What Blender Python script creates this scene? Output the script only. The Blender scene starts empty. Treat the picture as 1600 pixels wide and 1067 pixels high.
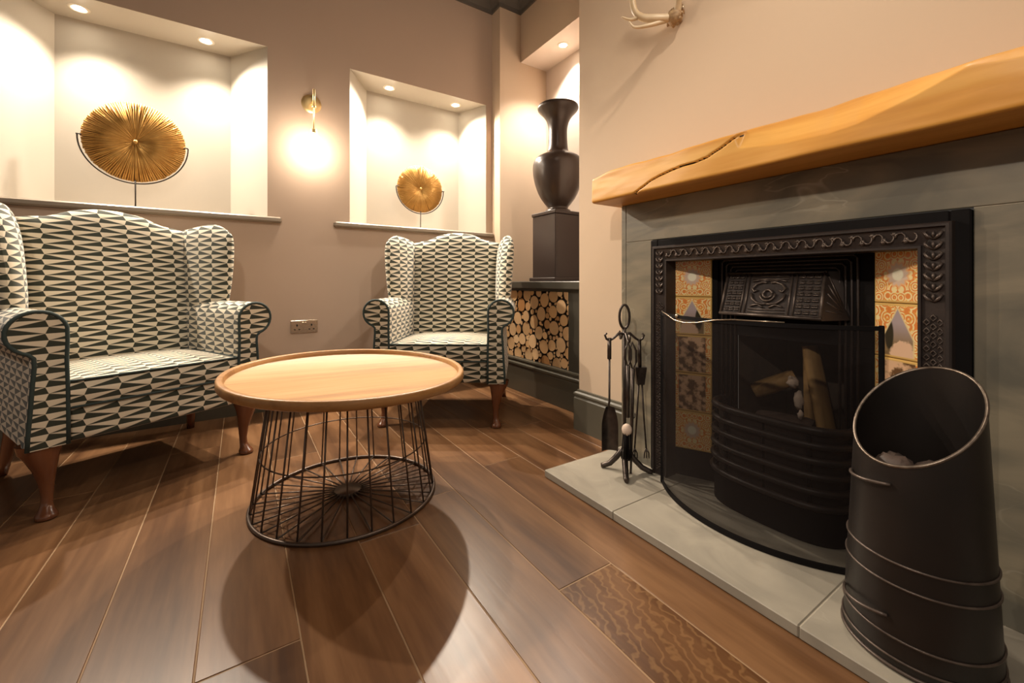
import bpy, math, random
from mathutils import Vector, Matrix
random.seed(7)
C = bpy.context.scene.collection
PI = math.pi
rad = math.radians

# ------------------------------------------------------------------ camera, world, lights, exposure
EYE = Vector((0, 0, 0.82))
YAW = math.atan2(425, 649)
cd = bpy.data.cameras.new('camera'); cam = bpy.data.objects.new('camera', cd); C.objects.link(cam)
cd.sensor_width = 36.0; cd.lens = 649 / 1600 * 36.0
cd.shift_y = -(533.5 - 441.0) / 1600
cam.location = EYE; cam.rotation_euler = (PI / 2, 0, -YAW)
cd.clip_start = 0.02
bpy.context.scene.camera = cam
vs = bpy.context.scene.view_settings
vs.view_transform = 'Standard'; vs.look = 'None'; vs.gamma = 1; vs.use_curve_mapping = False
vs.exposure = 0.62
WARM = (1.0, 0.80, 0.60)
w = bpy.data.worlds.new('world'); bpy.context.scene.world = w; w.use_nodes = True
bg = w.node_tree.nodes['Background']; bg.inputs[0].default_value = (1.0, 0.87, 0.73, 1); bg.inputs[1].default_value = 0.14

def light(kind, loc, power, color=WARM, radius=0.04, spot=None, blend=0.6, target=None, size=None):
    l = bpy.data.lights.new('lamp_or_fill_light', kind); l.energy = power; l.color = color
    if kind in ('POINT', 'SPOT'): l.shadow_soft_size = radius
    if kind == 'SPOT': l.spot_size = rad(spot); l.spot_blend = blend
    if kind == 'AREA': l.size = size
    o = bpy.data.objects.new('lamp_or_fill_light', l); C.objects.link(o); o.location = loc
    d = (Vector(target) - Vector(loc)) if target else Vector((0, 0, -1))
    o.rotation_euler = d.to_track_quat('-Z', 'Y').to_euler()
    return o
# unseen overhead lights, added to brighten the room, the seats and the table top
light('AREA', (0.1, 0.5, 3.12), 3.5, (1, .88, .74), size=0.35)
light('SPOT', (-0.30, 2.10, 3.15), 48, (1, .90, .78), radius=0.03, spot=34, blend=0.8, target=(-0.33, 2.38, 0.5))
light('SPOT', (1.00, 2.20, 3.15), 48, (1, .90, .78), radius=0.03, spot=32, blend=0.8, target=(1.10, 2.48, 0.5))
light('SPOT', (0.40, 1.55, 3.15), 5, (1, .88, .74), radius=0.03, spot=24, blend=0.9, target=(0.36, 1.72, 0.5))
# unseen spots added to brighten chairs and fireplace, clear of the foreground floor
light('SPOT', (-0.6, -1.7, 2.9), 85, (1, .88, .74), radius=0.05, spot=30, blend=0.8, target=(-0.42, 2.75, 0.95))
light('SPOT', (0.6, -1.7, 2.9), 85, (1, .88, .74), radius=0.05, spot=27, blend=0.8, target=(1.15, 2.9, 0.95))
light('SPOT', (-1.5, -0.2, 2.6), 115, (1, .88, .74), radius=0.04, spot=42, blend=0.8, target=(1.5, 0.75, 0.85))
light('POINT', (0.2, -1.9, 1.8), 10, (1, .87, .72), radius=0.25)  # unseen soft fill light added behind the camera
# bulb of the antler wall light
light('POINT', (1.16, 0.42, 2.55), 19, (1, .86, .70), radius=0.03)
# niche, recess downlights
DL = [(-0.742, 3.22, 2.33), (-0.179, 3.22, 2.33), (0.969, 3.22, 2.33), (1.534, 3.22, 2.33)]
for p in DL: light('SPOT', (p[0], p[1], p[2] - .02), 92, (1, .87, .71), radius=0.022, spot=140, blend=1.0, target=(p[0] * .9 + .05, p[1] - .55, p[2] - 1.02))
light('SPOT', (2.152, 2.543, 2.69), 70, (1, .90, .78), radius=0.03, spot=115, blend=0.7)
SCONCE_E = 15.0

# ------------------------------------------------------------------ helpers
def link(name, me, mat=None, parent=None):
    o = bpy.data.objects.new(name, me); C.objects.link(o)
    if mat is not None and len(me.materials) == 0: me.materials.append(mat)
    if parent is not None: o.parent = parent
    return o
def tag(o, label=None, cat=None, group=None, kind=None):
    if label: o['label'] = label
    if cat: o['category'] = cat
    if group: o['group'] = group
    if kind: o['kind'] = kind
    return o
def thing(name, loc, label, cat, rz=0, group=None):
    o = bpy.data.objects.new(name, None); C.objects.link(o); o.empty_display_size = .1
    o.location = loc; o.rotation_euler = (0, 0, rz)
    bpy.context.view_layer.update() if False else None
    return tag(o, label, cat, group)
def wparent(o, p):
    """parent a mesh built in world coordinates to a thing that stands somewhere else"""
    m = Matrix.Translation(p.location) @ p.rotation_euler.to_matrix().to_4x4()
    o.parent = p; o.matrix_parent_inverse = m.inverted(); return o

class MB:
    def __init__(s): s.v = []; s.f = []; s.uv = []; s.sm = []
    def face(s, idx, uv=None, smooth=False):
        s.f.append(tuple(idx)); s.sm.append(smooth)
        s.uv.append(uv if uv else None)
    def quad(s, pts, uv=None, smooth=False):
        b = len(s.v); s.v += [tuple(p) for p in pts]; s.face(range(b, b + len(pts)), uv, smooth); return s
    def box(s, x0, x1, y0, y1, z0, z1, bev=0.0):
        if bev <= 0:
            b = len(s.v)
            s.v += [(x, y, z) for z in (z0, z1) for y in (y0, y1) for x in (x0, x1)]
            for q in ((0, 2, 3, 1), (4, 5, 7, 6), (0, 1, 5, 4), (2, 6, 7, 3), (0, 4, 6, 2), (1, 3, 7, 5)):
                s.face([b + i for i in q])
            return s
        # bevelled box: 24 vertices
        c = ((x0 + x1) / 2, (y0 + y1) / 2, (z0 + z1) / 2); h = ((x1 - x0) / 2, (y1 - y0) / 2, (z1 - z0) / 2)
        bev = min(bev, *[a * .9 for a in h])
        idx = {}
        b = len(s.v)
        for sx in (-1, 1):
            for sy in (-1, 1):
                for sz in (-1, 1):
                    for ax in range(3):
                        p = [sx * h[0], sy * h[1], sz * h[2]]
                        for k in range(3):
                            if k != ax: p[k] -= (sx, sy, sz)[k] * bev
                        idx[(sx, sy, sz, ax)] = len(s.v); s.v.append(tuple(c[k] + p[k] for k in range(3)))
        def F(l, nrm):
            P = [Vector(s.v[i]) for i in l]
            n = (P[1] - P[0]).cross(P[2] - P[0])
            if n.dot(Vector(nrm)) < 0: l = l[::-1]
            s.face(l)
        for ax in range(3):
            o1, o2 = [k for k in range(3) if k != ax]
            for sg in (-1, 1):
                l = []
                for a_, b_ in ((-1, -1), (1, -1), (1, 1), (-1, 1)):
                    k = [0, 0, 0]; k[ax] = sg; k[o1] = a_; k[o2] = b_; l.append(idx[(k[0], k[1], k[2], ax)])
                n = [0, 0, 0]; n[ax] = sg; F(l, n)
            for s1 in (-1, 1):       # edges running along ax
                for s2 in (-1, 1):
                    k = [0, 0, 0]; k[o1] = s1; k[o2] = s2
                    ka = k[:]; ka[ax] = -1; kb = k[:]; kb[ax] = 1
                    l = [idx[(*ka, o1)], idx[(*kb, o1)], idx[(*kb, o2)], idx[(*ka, o2)]]
                    F(l, k)
        for sx in (-1, 1):
            for sy in (-1, 1):
                for sz in (-1, 1): F([idx[(sx, sy, sz, a)] for a in range(3)], (sx, sy, sz))
        return s
    def grid(s, fn, nu, nv, cu=False, cv=False, uvf=None, smooth=True, flip=False):
        b = len(s.v); mu = nu if cu else nu + 1; mv = nv if cv else nv + 1
        for i in range(mu):
            for j in range(mv): s.v.append(tuple(fn(i / nu, j / nv)))
        for i in range(nu):
            for j in range(nv):
                i2 = (i + 1) % mu; j2 = (j + 1) % mv
                q = [b + i * mv + j, b + i2 * mv + j, b + i2 * mv + j2, b + i * mv + j2]
                u = None
                if uvf: u = [uvf(i / nu, j / nv), uvf((i + 1) / nu, j / nv), uvf((i + 1) / nu, (j + 1) / nv), uvf(i / nu, (j + 1) / nv)]
                if flip: q = q[::-1]; u = u[::-1] if u else None
                s.face(q, u, smooth)
        return s
    def lathe(s, prof, c=(0, 0, 0), n=48, smooth=True):
        m = len(prof) - 1
        def fn(u, v):
            r, z = prof[min(m, int(round(v * m)))]
            a = u * 2 * PI; return (c[0] + r * math.cos(a), c[1] + r * math.sin(a), c[2] + z)
        return s.grid(fn, n, m, cu=True, smooth=smooth)
    def tube(s, pts, r, n=8, closed=False, cap=True, smooth=True):
        pts = [Vector(p) for p in pts]; N = len(pts)
        rr = r if isinstance(r, (list, tuple)) else [r] * N
        up = None; b = len(s.v)
        for i, p in enumerate(pts):
            if closed: d = pts[(i + 1) % N] - pts[i - 1]
            else: d = pts[min(i + 1, N - 1)] - pts[max(i - 1, 0)]
            if d.length < 1e-9: d = Vector((0, 0, 1))
            d.normalize()
            if up is None:
                up = Vector((0, 0, 1)) if abs(d.z) < .9 else Vector((1, 0, 0))
            up = up - d * up.dot(d)
            if up.length < 1e-6: up = d.orthogonal()
            up.normalize(); sd = d.cross(up)
            for k in range(n):
                a = 2 * PI * k / n; s.v.append(tuple(p + (up * math.cos(a) + sd * math.sin(a)) * rr[i]))
        for i in range(N if closed else N - 1):
            i2 = (i + 1) % N
            for k in range(n):
                k2 = (k + 1) % n; s.face((b + i * n + k, b + i * n + k2, b + i2 * n + k2, b + i2 * n + k), None, smooth)
        if not closed and cap:
            s.face([b + k for k in range(n)][::-1]); s.face([b + (N - 1) * n + k for k in range(n)])
        return s
    def ball(s, c, r, n=12, m=8, sc=(1, 1, 1), jit=0):
        rnd = random.Random(int((c[0] * 31 + c[1] * 17 + c[2] * 7) * 1000))
        J = {}
        def fn(u, v):
            th = v * PI; a = u * 2 * PI
            k = (round(u * n) % n, round(v * m)) if 0 < v < 1 else (0, round(v * m))
            if k not in J: J[k] = 1 + (rnd.random() - .5) * jit
            q = r * J[k]
            return (c[0] + q * sc[0] * math.sin(th) * math.cos(a), c[1] + q * sc[1] * math.sin(th) * math.sin(a), c[2] - q * sc[2] * math.cos(th))
        return s.grid(fn, n, m, cu=True)
    def prism(s, poly, fn0, fn1, smooth=False):
        """poly: list of 2-D points; fn0/fn1 map a point to the two end planes"""
        n = len(poly); b = len(s.v)
        s.v += [tuple(fn0(*p)) for p in poly] + [tuple(fn1(*p)) for p in poly]
        s.face([b + i for i in range(n)][::-1]); s.face([b + n + i for i in range(n)])
        for i in range(n): s.face((b + i, b + (i + 1) % n, b + n + (i + 1) % n, b + n + i), None, smooth)
        return s
    def xform(s, M): s.v = [tuple(M @ Vector(p)) for p in s.v]; return s
    def mesh(s, name, mat=None):
        me = bpy.data.meshes.new(name); me.from_pydata(s.v, [], s.f)
        if any(u is not None for u in s.uv):
            L = me.uv_layers.new(name='uv'); k = 0; fl = []
            for f, u in zip(s.f, s.uv):
                for i in range(len(f)): fl += list(u[i]) if u else [0, 0]
            L.data.foreach_set('uv', fl)
        me.polygons.foreach_set('use_smooth', s.sm)
        if mat is not None: me.materials.append(mat)
        me.update(); return me
    def build(s, name, mat, parent=None): return link(name, s.mesh(name, mat), None, parent)
    def wbuild(s, name, mat, parent): return wparent(s.build(name, mat), parent)
def fixn(o):
    import bmesh
    b = bmesh.new(); b.from_mesh(o.data); bmesh.ops.recalc_face_normals(b, faces=b.faces); b.to_mesh(o.data); b.free(); return o
def rot_to(d):
    return Vector(d).to_track_quat('Z', 'Y').to_matrix().to_4x4()

# ------------------------------------------------------------------ materials
def mat(name, col, rough=.5, metal=0, spec=.5, noise=None, bump=None, emit=None):
    """noise=(scale tuple, colour2, contrast); bump=(scale tuple, strength)"""
    m = bpy.data.materials.new(name); m.use_nodes = True; N = m.node_tree.nodes; L = m.node_tree.links
    p = N['Principled BSDF']; p.inputs['Base Color'].default_value = (*col, 1); p.inputs['Roughness'].default_value = rough
    p.inputs['Metallic'].default_value = metal; p.inputs['Specular IOR Level'].default_value = spec
    tc = N.new('ShaderNodeTexCoord')
    def nz(sc, det=5):
        mp = N.new('ShaderNodeMapping'); mp.inputs['Scale'].default_value = sc; L.new(tc.outputs['Object'], mp.inputs[0])
        n = N.new('ShaderNodeTexNoise'); n.inputs['Scale'].default_value = 1; n.inputs['Detail'].default_value = det; L.new(mp.outputs[0], n.inputs[0]); return n
    if noise:
        n = nz(noise[0]); r = N.new('ShaderNodeMapRange'); c = noise[2]
        r.inputs['From Min'].default_value = .5 - c; r.inputs['From Max'].default_value = .5 + c; L.new(n.outputs[0], r.inputs[0])
        mx = N.new('ShaderNodeMix'); mx.data_type = 'RGBA'; mx.inputs[6].default_value = (*col, 1); mx.inputs[7].default_value = (*noise[1], 1)
        L.new(r.outputs[0], mx.inputs[0]); L.new(mx.outputs[2], p.inputs['Base Color'])
    if bump:
        n = nz(bump[0]); b = N.new('ShaderNodeBump'); b.inputs['Strength'].default_value = bump[1]; b.inputs['Distance'].default_value = .002
        L.new(n.outputs[0], b.inputs['Height']); L.new(b.outputs[0], p.inputs['Normal'])
    if emit:
        p.inputs['Emission Color'].default_value = (*emit[0], 1); p.inputs['Emission Strength'].default_value = emit[1]
    return m
M = {}
M['wall'] = mat('taupe_paint', (.50, .378, .292), .75, spec=.25, noise=((1.5,) * 3, (.48, .362, .278), .3), bump=((60,) * 3, .08))
M['wall2'] = mat('sand_paint', (.62, .475, .345), .75, spec=.25, noise=((1.5,) * 3, (.60, .46, .33), .3), bump=((60,) * 3, .08))
M['cream'] = mat('cream_paint', (.52, .47, .395), .7, spec=.25, bump=((60,) * 3, .06))
M['lilac'] = mat('pale_paint', (.70, .59, .50), .7, spec=.25, bump=((60,) * 3, .06))
M['sill'] = mat('putty_trim', (.30, .24, .18), .4, noise=((6,) * 3, (.27, .22, .165), .3))
M['trim'] = mat('olive_trim_paint', (.10, .088, .062), .38, noise=((4,) * 3, (.085, .075, .055), .3))
M['unit'] = mat('dark_olive_paint', (.062, .055, .042), .35, noise=((4,) * 3, (.05, .045, .035), .3))
M['ceil'] = mat('dark_ceiling', (.10, .085, .07), .7)
M['black'] = mat('matt_black_iron', (.006, .005, .005), .7, spec=.12, noise=((8,) * 3, (.010, .008, .008), .3), bump=((90,) * 3, .15))
M['iron'] = mat('cast_iron', (.050, .036, .031), .42, .35, noise=((25,) * 3, (.035, .027, .025), .25), bump=((120,) * 3, .25))
M['iron_hi'] = mat('rubbed_iron', (.14, .105, .085), .38, .5, noise=((40,) * 3, (.07, .05, .042), .2), bump=((120,) * 3, .2))
M['wire'] = mat('dark_wire', (.15, .115, .095), .38, .75)
M['tool'] = mat('forged_steel', (.10, .078, .066), .36, .8, noise=((40,) * 3, (.05, .04, .035), .25), bump=((60,) * 3, .3))
M['brass'] = mat('brass', (.90, .66, .32), .42, .85)
M['socket'] = mat('antique_steel', (.62, .50, .38), .25, .9)
M['hole'] = mat('dark_hole', (.01, .008, .006), .8)
M['bronze'] = mat('bronze_glaze', (.055, .035, .026), .30, .15, noise=((3,) * 3, (.04, .026, .02), .3))
M['plinth'] = mat('dark_plinth', (.045, .030, .026), .30, noise=((3,) * 3, (.036, .025, .022), .3))
M['legwood'] = mat('mahogany', (.20, .075, .032), .25, noise=((30, 30, 4), (.13, .045, .02), .25))
M['piping'] = mat('teal_piping', (.028, .045, .042), .8)
M['lining'] = mat('black_lining', (.008, .007, .007), .9)
M['firebrick'] = mat('sooty_firebrick', (.075, .05, .032), .9, noise=((14,) * 3, (.03, .022, .016), .25), bump=((40,) * 3, .6))
M['soot'] = mat('soot', (.012, .010, .009), .95)
M['log'] = mat('split_log', (.42, .25, .09), .7, noise=((30, 30, 5), (.25, .13, .045), .25), bump=((50, 50, 6), .6))
M['paper'] = mat('pale_ash_paper', (.62, .48, .38), .9, bump=((70,) * 3, .8))
M['coal'] = mat('coal', (.05, .034, .026), .6, noise=((30,) * 3, (.10, .065, .05), .2), bump=((50,) * 3, .8))
M['antler'] = mat('antler_horn', (.72, .58, .40), .4, noise=((12,) * 3, (.5, .36, .2), .25))
M['burr'] = mat('antler_burr', (.26, .15, .07), .6, noise=((60,) * 3, (.5, .34, .18), .2), bump=((120,) * 3, 1))
M['gold'] = mat('gold_spokes', (.50, .26, .06), .42, .6, noise=((20,) * 3, (.68, .40, .12), .25))
M['stand'] = mat('stand_black', (.03, .022, .018), .4, .3)
M['downlight'] = mat('downlight_lens', (1, 1, 1), .3, emit=((1, .88, .7), 28))
M['ringtrim'] = mat('downlight_trim', (.8, .72, .6), .3)
M['globe'] = mat('opal_globe', (1, 1, 1), .3, emit=((1, .86, .68), SCONCE_E * 2.4))
M['grout'] = mat('pale_grout', (.42, .37, .29), .9)

def wood(name, c1, c2, c3, axis, rough, sc=1.0, obj_random=0.0, knots=0, bump=.15, coat=0):
    m = bpy.data.materials.new(name); m.use_nodes = True; N = m.node_tree.nodes; L = m.node_tree.links; p = N['Principled BSDF']
    tc = N.new('ShaderNodeTexCoord'); mp = N.new('ShaderNodeMapping'); L.new(tc.outputs['Object'], mp.inputs[0])
    s = [14 * sc] * 3; s[axis] = 1.3 * sc; mp.inputs['Scale'].default_value = s
    src = mp.outputs[0]
    oi = N.new('ShaderNodeObjectInfo')
    if obj_random:
        va = N.new('ShaderNodeVectorMath'); va.operation = 'ADD'; cb = N.new('ShaderNodeMath'); cb.operation = 'MULTIPLY'; cb.inputs[1].default_value = 60
        L.new(oi.outputs['Random'], cb.inputs[0]); L.new(src, va.inputs[0]); L.new(cb.outputs[0], va.inputs[1]); src = va.outputs[0]
    n1 = N.new('ShaderNodeTexNoise'); n1.inputs['Scale'].default_value = .55; n1.inputs['Detail'].default_value = 4; n1.inputs['Distortion'].default_value = 1.2; L.new(src, n1.inputs[0])
    n2 = N.new('ShaderNodeTexNoise'); n2.inputs['Scale'].default_value = 4.5; n2.inputs['Detail'].default_value = 6; L.new(src, n2.inputs[0])
    cr = N.new('ShaderNodeValToRGB'); e = cr.color_ramp.elements
    e[0].position = .30; e[0].color = (*c3, 1); e[1].position = .70; e[1].color = (*c1, 1)
    q = e.new(.5); q.color = (*c2, 1)
    ad = N.new('ShaderNodeMath'); ad.operation = 'MULTIPLY_ADD'; ad.inputs[1].default_value = .35; L.new(n2.outputs[0], ad.inputs[0])
    sb = N.new('ShaderNodeMath'); sb.operation = 'MULTIPLY_ADD'; sb.inputs[1].default_value = .9; sb.inputs[2].default_value = -.13; L.new(n1.outputs[0], sb.inputs[0]); L.new(sb.outputs[0], ad.inputs[2])
    L.new(ad.outputs[0], cr.inputs[0]); out = cr.outputs[0]
    if obj_random:
        h = N.new('ShaderNodeHueSaturation'); mr = N.new('ShaderNodeMapRange'); mr.inputs['To Min'].default_value = 1 - obj_random; mr.inputs['To Max'].default_value = 1 + obj_random
        L.new(oi.outputs['Random'], mr.inputs[0]); L.new(mr.outputs[0], h.inputs['Value']); L.new(out, h.inputs['Color']); out = h.outputs[0]
    L.new(out, p.inputs['Base Color']); p.inputs['Roughness'].default_value = rough
    p.inputs['Coat Weight'].default_value = coat; p.inputs['Coat Roughness'].default_value = .25
    b = N.new('ShaderNodeBump'); b.inputs['Strength'].default_value = bump; b.inputs['Distance'].default_value = .002; L.new(n2.outputs[0], b.inputs['Height']); L.new(b.outputs[0], p.inputs['Normal'])
    return m
def figured(m):
    N = m.node_tree.nodes; L = m.node_tree.links; p = N['Principled BSDF']
    tc = N.new('ShaderNodeTexCoord'); mp = N.new('ShaderNodeMapping'); mp.inputs['Rotation'].default_value = (0, 0, .35); L.new(tc.outputs['Object'], mp.inputs[0])
    wv = N.new('ShaderNodeTexWave'); wv.inputs['Scale'].default_value = 11; wv.inputs['Distortion'].default_value = 9; wv.inputs['Detail'].default_value = 2; wv.inputs['Detail Scale'].default_value = 2.2; L.new(mp.outputs[0], wv.inputs[0])
    r = N.new('ShaderNodeMapRange'); r.inputs['From Min'].default_value = .60; r.inputs['From Max'].default_value = 1.0; r.inputs['To Max'].default_value = .30; L.new(wv.outputs['Fac'], r.inputs[0])
    mx = N.new('ShaderNodeMix'); mx.data_type = 'RGBA'; mx.inputs[7].default_value = (.40, .22, .09, 1)
    src = p.inputs['Base Color'].links[0].from_socket; L.new(src, mx.inputs[6]); L.new(r.outputs[0], mx.inputs[0]); L.new(mx.outputs[2], p.inputs['Base Color'])
    return m
M['plank_ray'] = figured(wood('ray_figured_oak', (.20, .10, .042), (.155, .072, .030), (.10, .044, .018), 1, .27, .9, .05, bump=.12))
M['plank'] = wood('smoked_oak', (.275, .140, .064), (.185, .088, .038), (.105, .046, .020), 1, .31, .9, .24, bump=.12)
M['tray'] = wood('light_oak_tray', (.60, .345, .15), (.52, .28, .105), (.38, .19, .07), 0, .42, .9, bump=.1)
M['rim'] = wood('oak_rim', (.50, .27, .10), (.44, .22, .075), (.30, .14, .045), 0, .38, 1.5, bump=.15)
M['mantel'] = wood('waney_oak', (.80, .44, .11), (.68, .32, .06), (.50, .20, .03), 1, .42, .55, bump=.25)
M['mantel_hi'] = M['mantel']
M['crack'] = mat('crack_dark', (.035, .015, .006), .9)

def sliced(name):
    m = bpy.data.materials.new(name); m.use_nodes = True; N = m.node_tree.nodes; L = m.node_tree.links; p = N['Principled BSDF']
    uv = N.new('ShaderNodeUVMap'); ln = N.new('ShaderNodeVectorMath'); ln.operation = 'LENGTH'; L.new(uv.outputs[0], ln.inputs[0])
    n = N.new('ShaderNodeTexNoise'); n.inputs['Scale'].default_value = 3; L.new(uv.outputs[0], n.inputs[0])
    a = N.new('ShaderNodeMath'); a.operation = 'MULTIPLY_ADD'; a.inputs[1].default_value = .25; L.new(n.outputs[0], a.inputs[0]); L.new(ln.outputs['Value'], a.inputs[2])
    mu = N.new('ShaderNodeMath'); mu.operation = 'MULTIPLY'; mu.inputs[1].default_value = 38; L.new(a.outputs[0], mu.inputs[0])
    si = N.new('ShaderNodeMath'); si.operation = 'SINE'; L.new(mu.outputs[0], si.inputs[0])
    oi = N.new('ShaderNodeObjectInfo'); cr = N.new('ShaderNodeValToRGB'); e = cr.color_ramp.elements
    e[0].position = 0; e[0].color = (.50, .24, .08, 1); e[1].position = 1; e[1].color = (.88, .62, .36, 1)
    for po, c in ((.25, (.80, .50, .24)), (.5, (.86, .58, .32)), (.75, (.62, .38, .18))): q = e.new(po); q.color = (*c, 1)
    L.new(oi.outputs['Random'], cr.inputs[0])
    mx = N.new('ShaderNodeMix'); mx.data_type = 'RGBA'; mx.blend_type = 'MULTIPLY'; mx.inputs[7].default_value = (.78, .68, .55, 1)
    mr = N.new('ShaderNodeMapRange'); mr.inputs['From Min'].default_value = .2; L.new(si.outputs[0], mr.inputs[0]); L.new(mr.outputs[0], mx.inputs[0]); L.new(cr.outputs[0], mx.inputs[6])
    L.new(mx.outputs[2], p.inputs['Base Color']); p.inputs['Roughness'].default_value = .65
    return m
M['slice'] = sliced('sawn_log_end'); M['bark'] = mat('log_bark', (.05, .028, .016), .9)

def slate(name, c1, c2, vein, rough, sc, veinamt=.6, stretch=(1, 1, 1)):
    m = bpy.data.materials.new(name); m.use_nodes = True; N = m.node_tree.nodes; L = m.node_tree.links; p = N['Principled BSDF']
    tc = N.new('ShaderNodeTexCoord'); mp = N.new('ShaderNodeMapping'); mp.inputs['Scale'].default_value = [sc * k for k in stretch]; L.new(tc.outputs['Object'], mp.inputs[0])
    n = N.new('ShaderNodeTexNoise'); n.inputs['Scale'].default_value = 1; n.inputs['Detail'].default_value = 8; n.inputs['Distortion'].default_value = 1.5; L.new(mp.outputs[0], n.inputs[0])
    mx = N.new('ShaderNodeMix'); mx.data_type = 'RGBA'; mx.inputs[6].default_value = (*c1, 1); mx.inputs[7].default_value = (*c2, 1)
    r = N.new('ShaderNodeMapRange'); r.inputs['From Min'].default_value = .35; r.inputs['From Max'].default_value = .65; L.new(n.outputs[0], r.inputs[0]); L.new(r.outputs[0], mx.inputs[0])
    n2 = N.new('ShaderNodeTexNoise'); n2.inputs['Scale'].default_value = 1.3; n2.inputs['Detail'].default_value = 3; n2.inputs['Distortion'].default_value = .7; L.new(mp.outputs[0], n2.inputs[0])
    s1 = N.new('ShaderNodeMath'); s1.operation = 'SUBTRACT'; s1.inputs[1].default_value = .5; L.new(n2.outputs[0], s1.inputs[0])
    ab = N.new('ShaderNodeMath'); ab.operation = 'ABSOLUTE'; L.new(s1.outputs[0], ab.inputs[0])
    r2 = N.new('ShaderNodeMapRange'); r2.inputs['From Min'].default_value = 0; r2.inputs['From Max'].default_value = .012; r2.inputs['To Min'].default_value = veinamt; r2.inputs['To Max'].default_value = 0; L.new(ab.outputs[0], r2.inputs[0])
    n3 = N.new('ShaderNodeTexNoise'); n3.inputs['Scale'].default_value = .7; L.new(mp.outputs[0], n3.inputs[0])
    r3 = N.new('ShaderNodeMapRange'); r3.inputs['From Min'].default_value = .52; r3.inputs['From Max'].default_value = .62; L.new(n3.outputs[0], r3.inputs[0])
    mm = N.new('ShaderNodeMath'); mm.operation = 'MULTIPLY'; L.new(r2.outputs[0], mm.inputs[0]); L.new(r3.outputs[0], mm.inputs[1])
    m2 = N.new('ShaderNodeMix'); m2.data_type = 'RGBA'; m2.inputs[7].default_value = (*vein, 1); L.new(mx.outputs[2], m2.inputs[6]); L.new(mm.outputs[0], m2.inputs[0])
    L.new(m2.outputs[2], p.inputs['Base Color']); p.inputs['Roughness'].default_value = rough
    b = N.new('ShaderNodeBump'); b.inputs['Strength'].default_value = .25; b.inputs['Distance'].default_value = .003; L.new(n.outputs[0], b.inputs['Height']); L.new(b.outputs[0], p.inputs['Normal'])
    return m
M['slate'] = slate('grey_green_slate', (.125, .114, .088), (.255, .215, .150), (.42, .385, .30), .40, 3.0, .5, (1, .7, 2.2))
M['hearth'] = slate('pale_grey_slate', (.30, .268, .215), (.39, .345, .275), (.47, .42, .34), .5, 4, .35)

def fabric():
    m = bpy.data.materials.new('triangle_weave'); m.use_nodes = True; N = m.node_tree.nodes; L = m.node_tree.links; p = N['Principled BSDF']
    uv = N.new('ShaderNodeUVMap'); sp = N.new('ShaderNodeSeparateXYZ'); L.new(uv.outputs[0], sp.inputs[0])
    def mth(op, a, b=None, c=None):
        n = N.new('ShaderNodeMath'); n.operation = op
        for i, x in enumerate((a, b, c)):
            if x is None: continue
            if isinstance(x, (int, float)): n.inputs[i].default_value = x
            else: L.new(x, n.inputs[i])
        return n.outputs[0]
    W, P = .094, .046
    y = mth('SUBTRACT', 1, mth('FRACT', mth('ADD', mth('DIVIDE', sp.outputs[1], P), 50)))
    zig = mth('MULTIPLY', mth('SUBTRACT', mth('ABSOLUTE', mth('SUBTRACT', mth('MULTIPLY', y, 2), 1)), .5), .09)
    x = mth('FRACT', mth('ADD', mth('ADD', mth('DIVIDE', sp.outputs[0], W), 50.5), zig))
    def soft(v): return mth('MINIMUM', mth('MAXIMUM', mth('MULTIPLY_ADD', v, 30, .5), 0), 1)
    k1 = soft(mth('SUBTRACT', mth('MULTIPLY', .5, mth('SUBTRACT', 1, x)), y))
    k2 = mth('MINIMUM', soft(mth('SUBTRACT', mth('MULTIPLY_ADD', x, .5, .5), y)), soft(mth('SUBTRACT', y, .5)))
    f = mth('MAXIMUM', k1, k2)
    mx = N.new('ShaderNodeMix'); mx.data_type = 'RGBA'; mx.inputs[6].default_value = (.038, .043, .030, 1); mx.inputs[7].default_value = (.70, .62, .48, 1); L.new(f, mx.inputs[0])
    L.new(mx.outputs[2], p.inputs['Base Color']); p.inputs['Roughness'].default_value = .85; p.inputs['Specular IOR Level'].default_value = .25
    p.inputs['Sheen Weight'].default_value = .25
    tc = N.new('ShaderNodeTexCoord'); nz = N.new('ShaderNodeTexNoise'); nz.inputs['Scale'].default_value = 350; L.new(tc.outputs['Object'], nz.inputs[0])
    b = N.new('ShaderNodeBump'); b.inputs['Strength'].default_value = .25; b.inputs['Distance'].default_value = .001; L.new(nz.outputs[0], b.inputs['Height']); L.new(b.outputs[0], p.inputs['Normal'])
    return m
M['fabric'] = fabric()

def gauze():
    m = bpy.data.materials.new('black_mesh_gauze'); m.use_nodes = True; N = m.node_tree.nodes; L = m.node_tree.links; p = N['Principled BSDF']
    p.inputs['Base Color'].default_value = (.014, .010, .009, 1); p.inputs['Roughness'].default_value = .6; p.inputs['Specular IOR Level'].default_value = .15
    p.inputs['Alpha'].default_value = .60
    return m
M['gauze'] = gauze()

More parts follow.
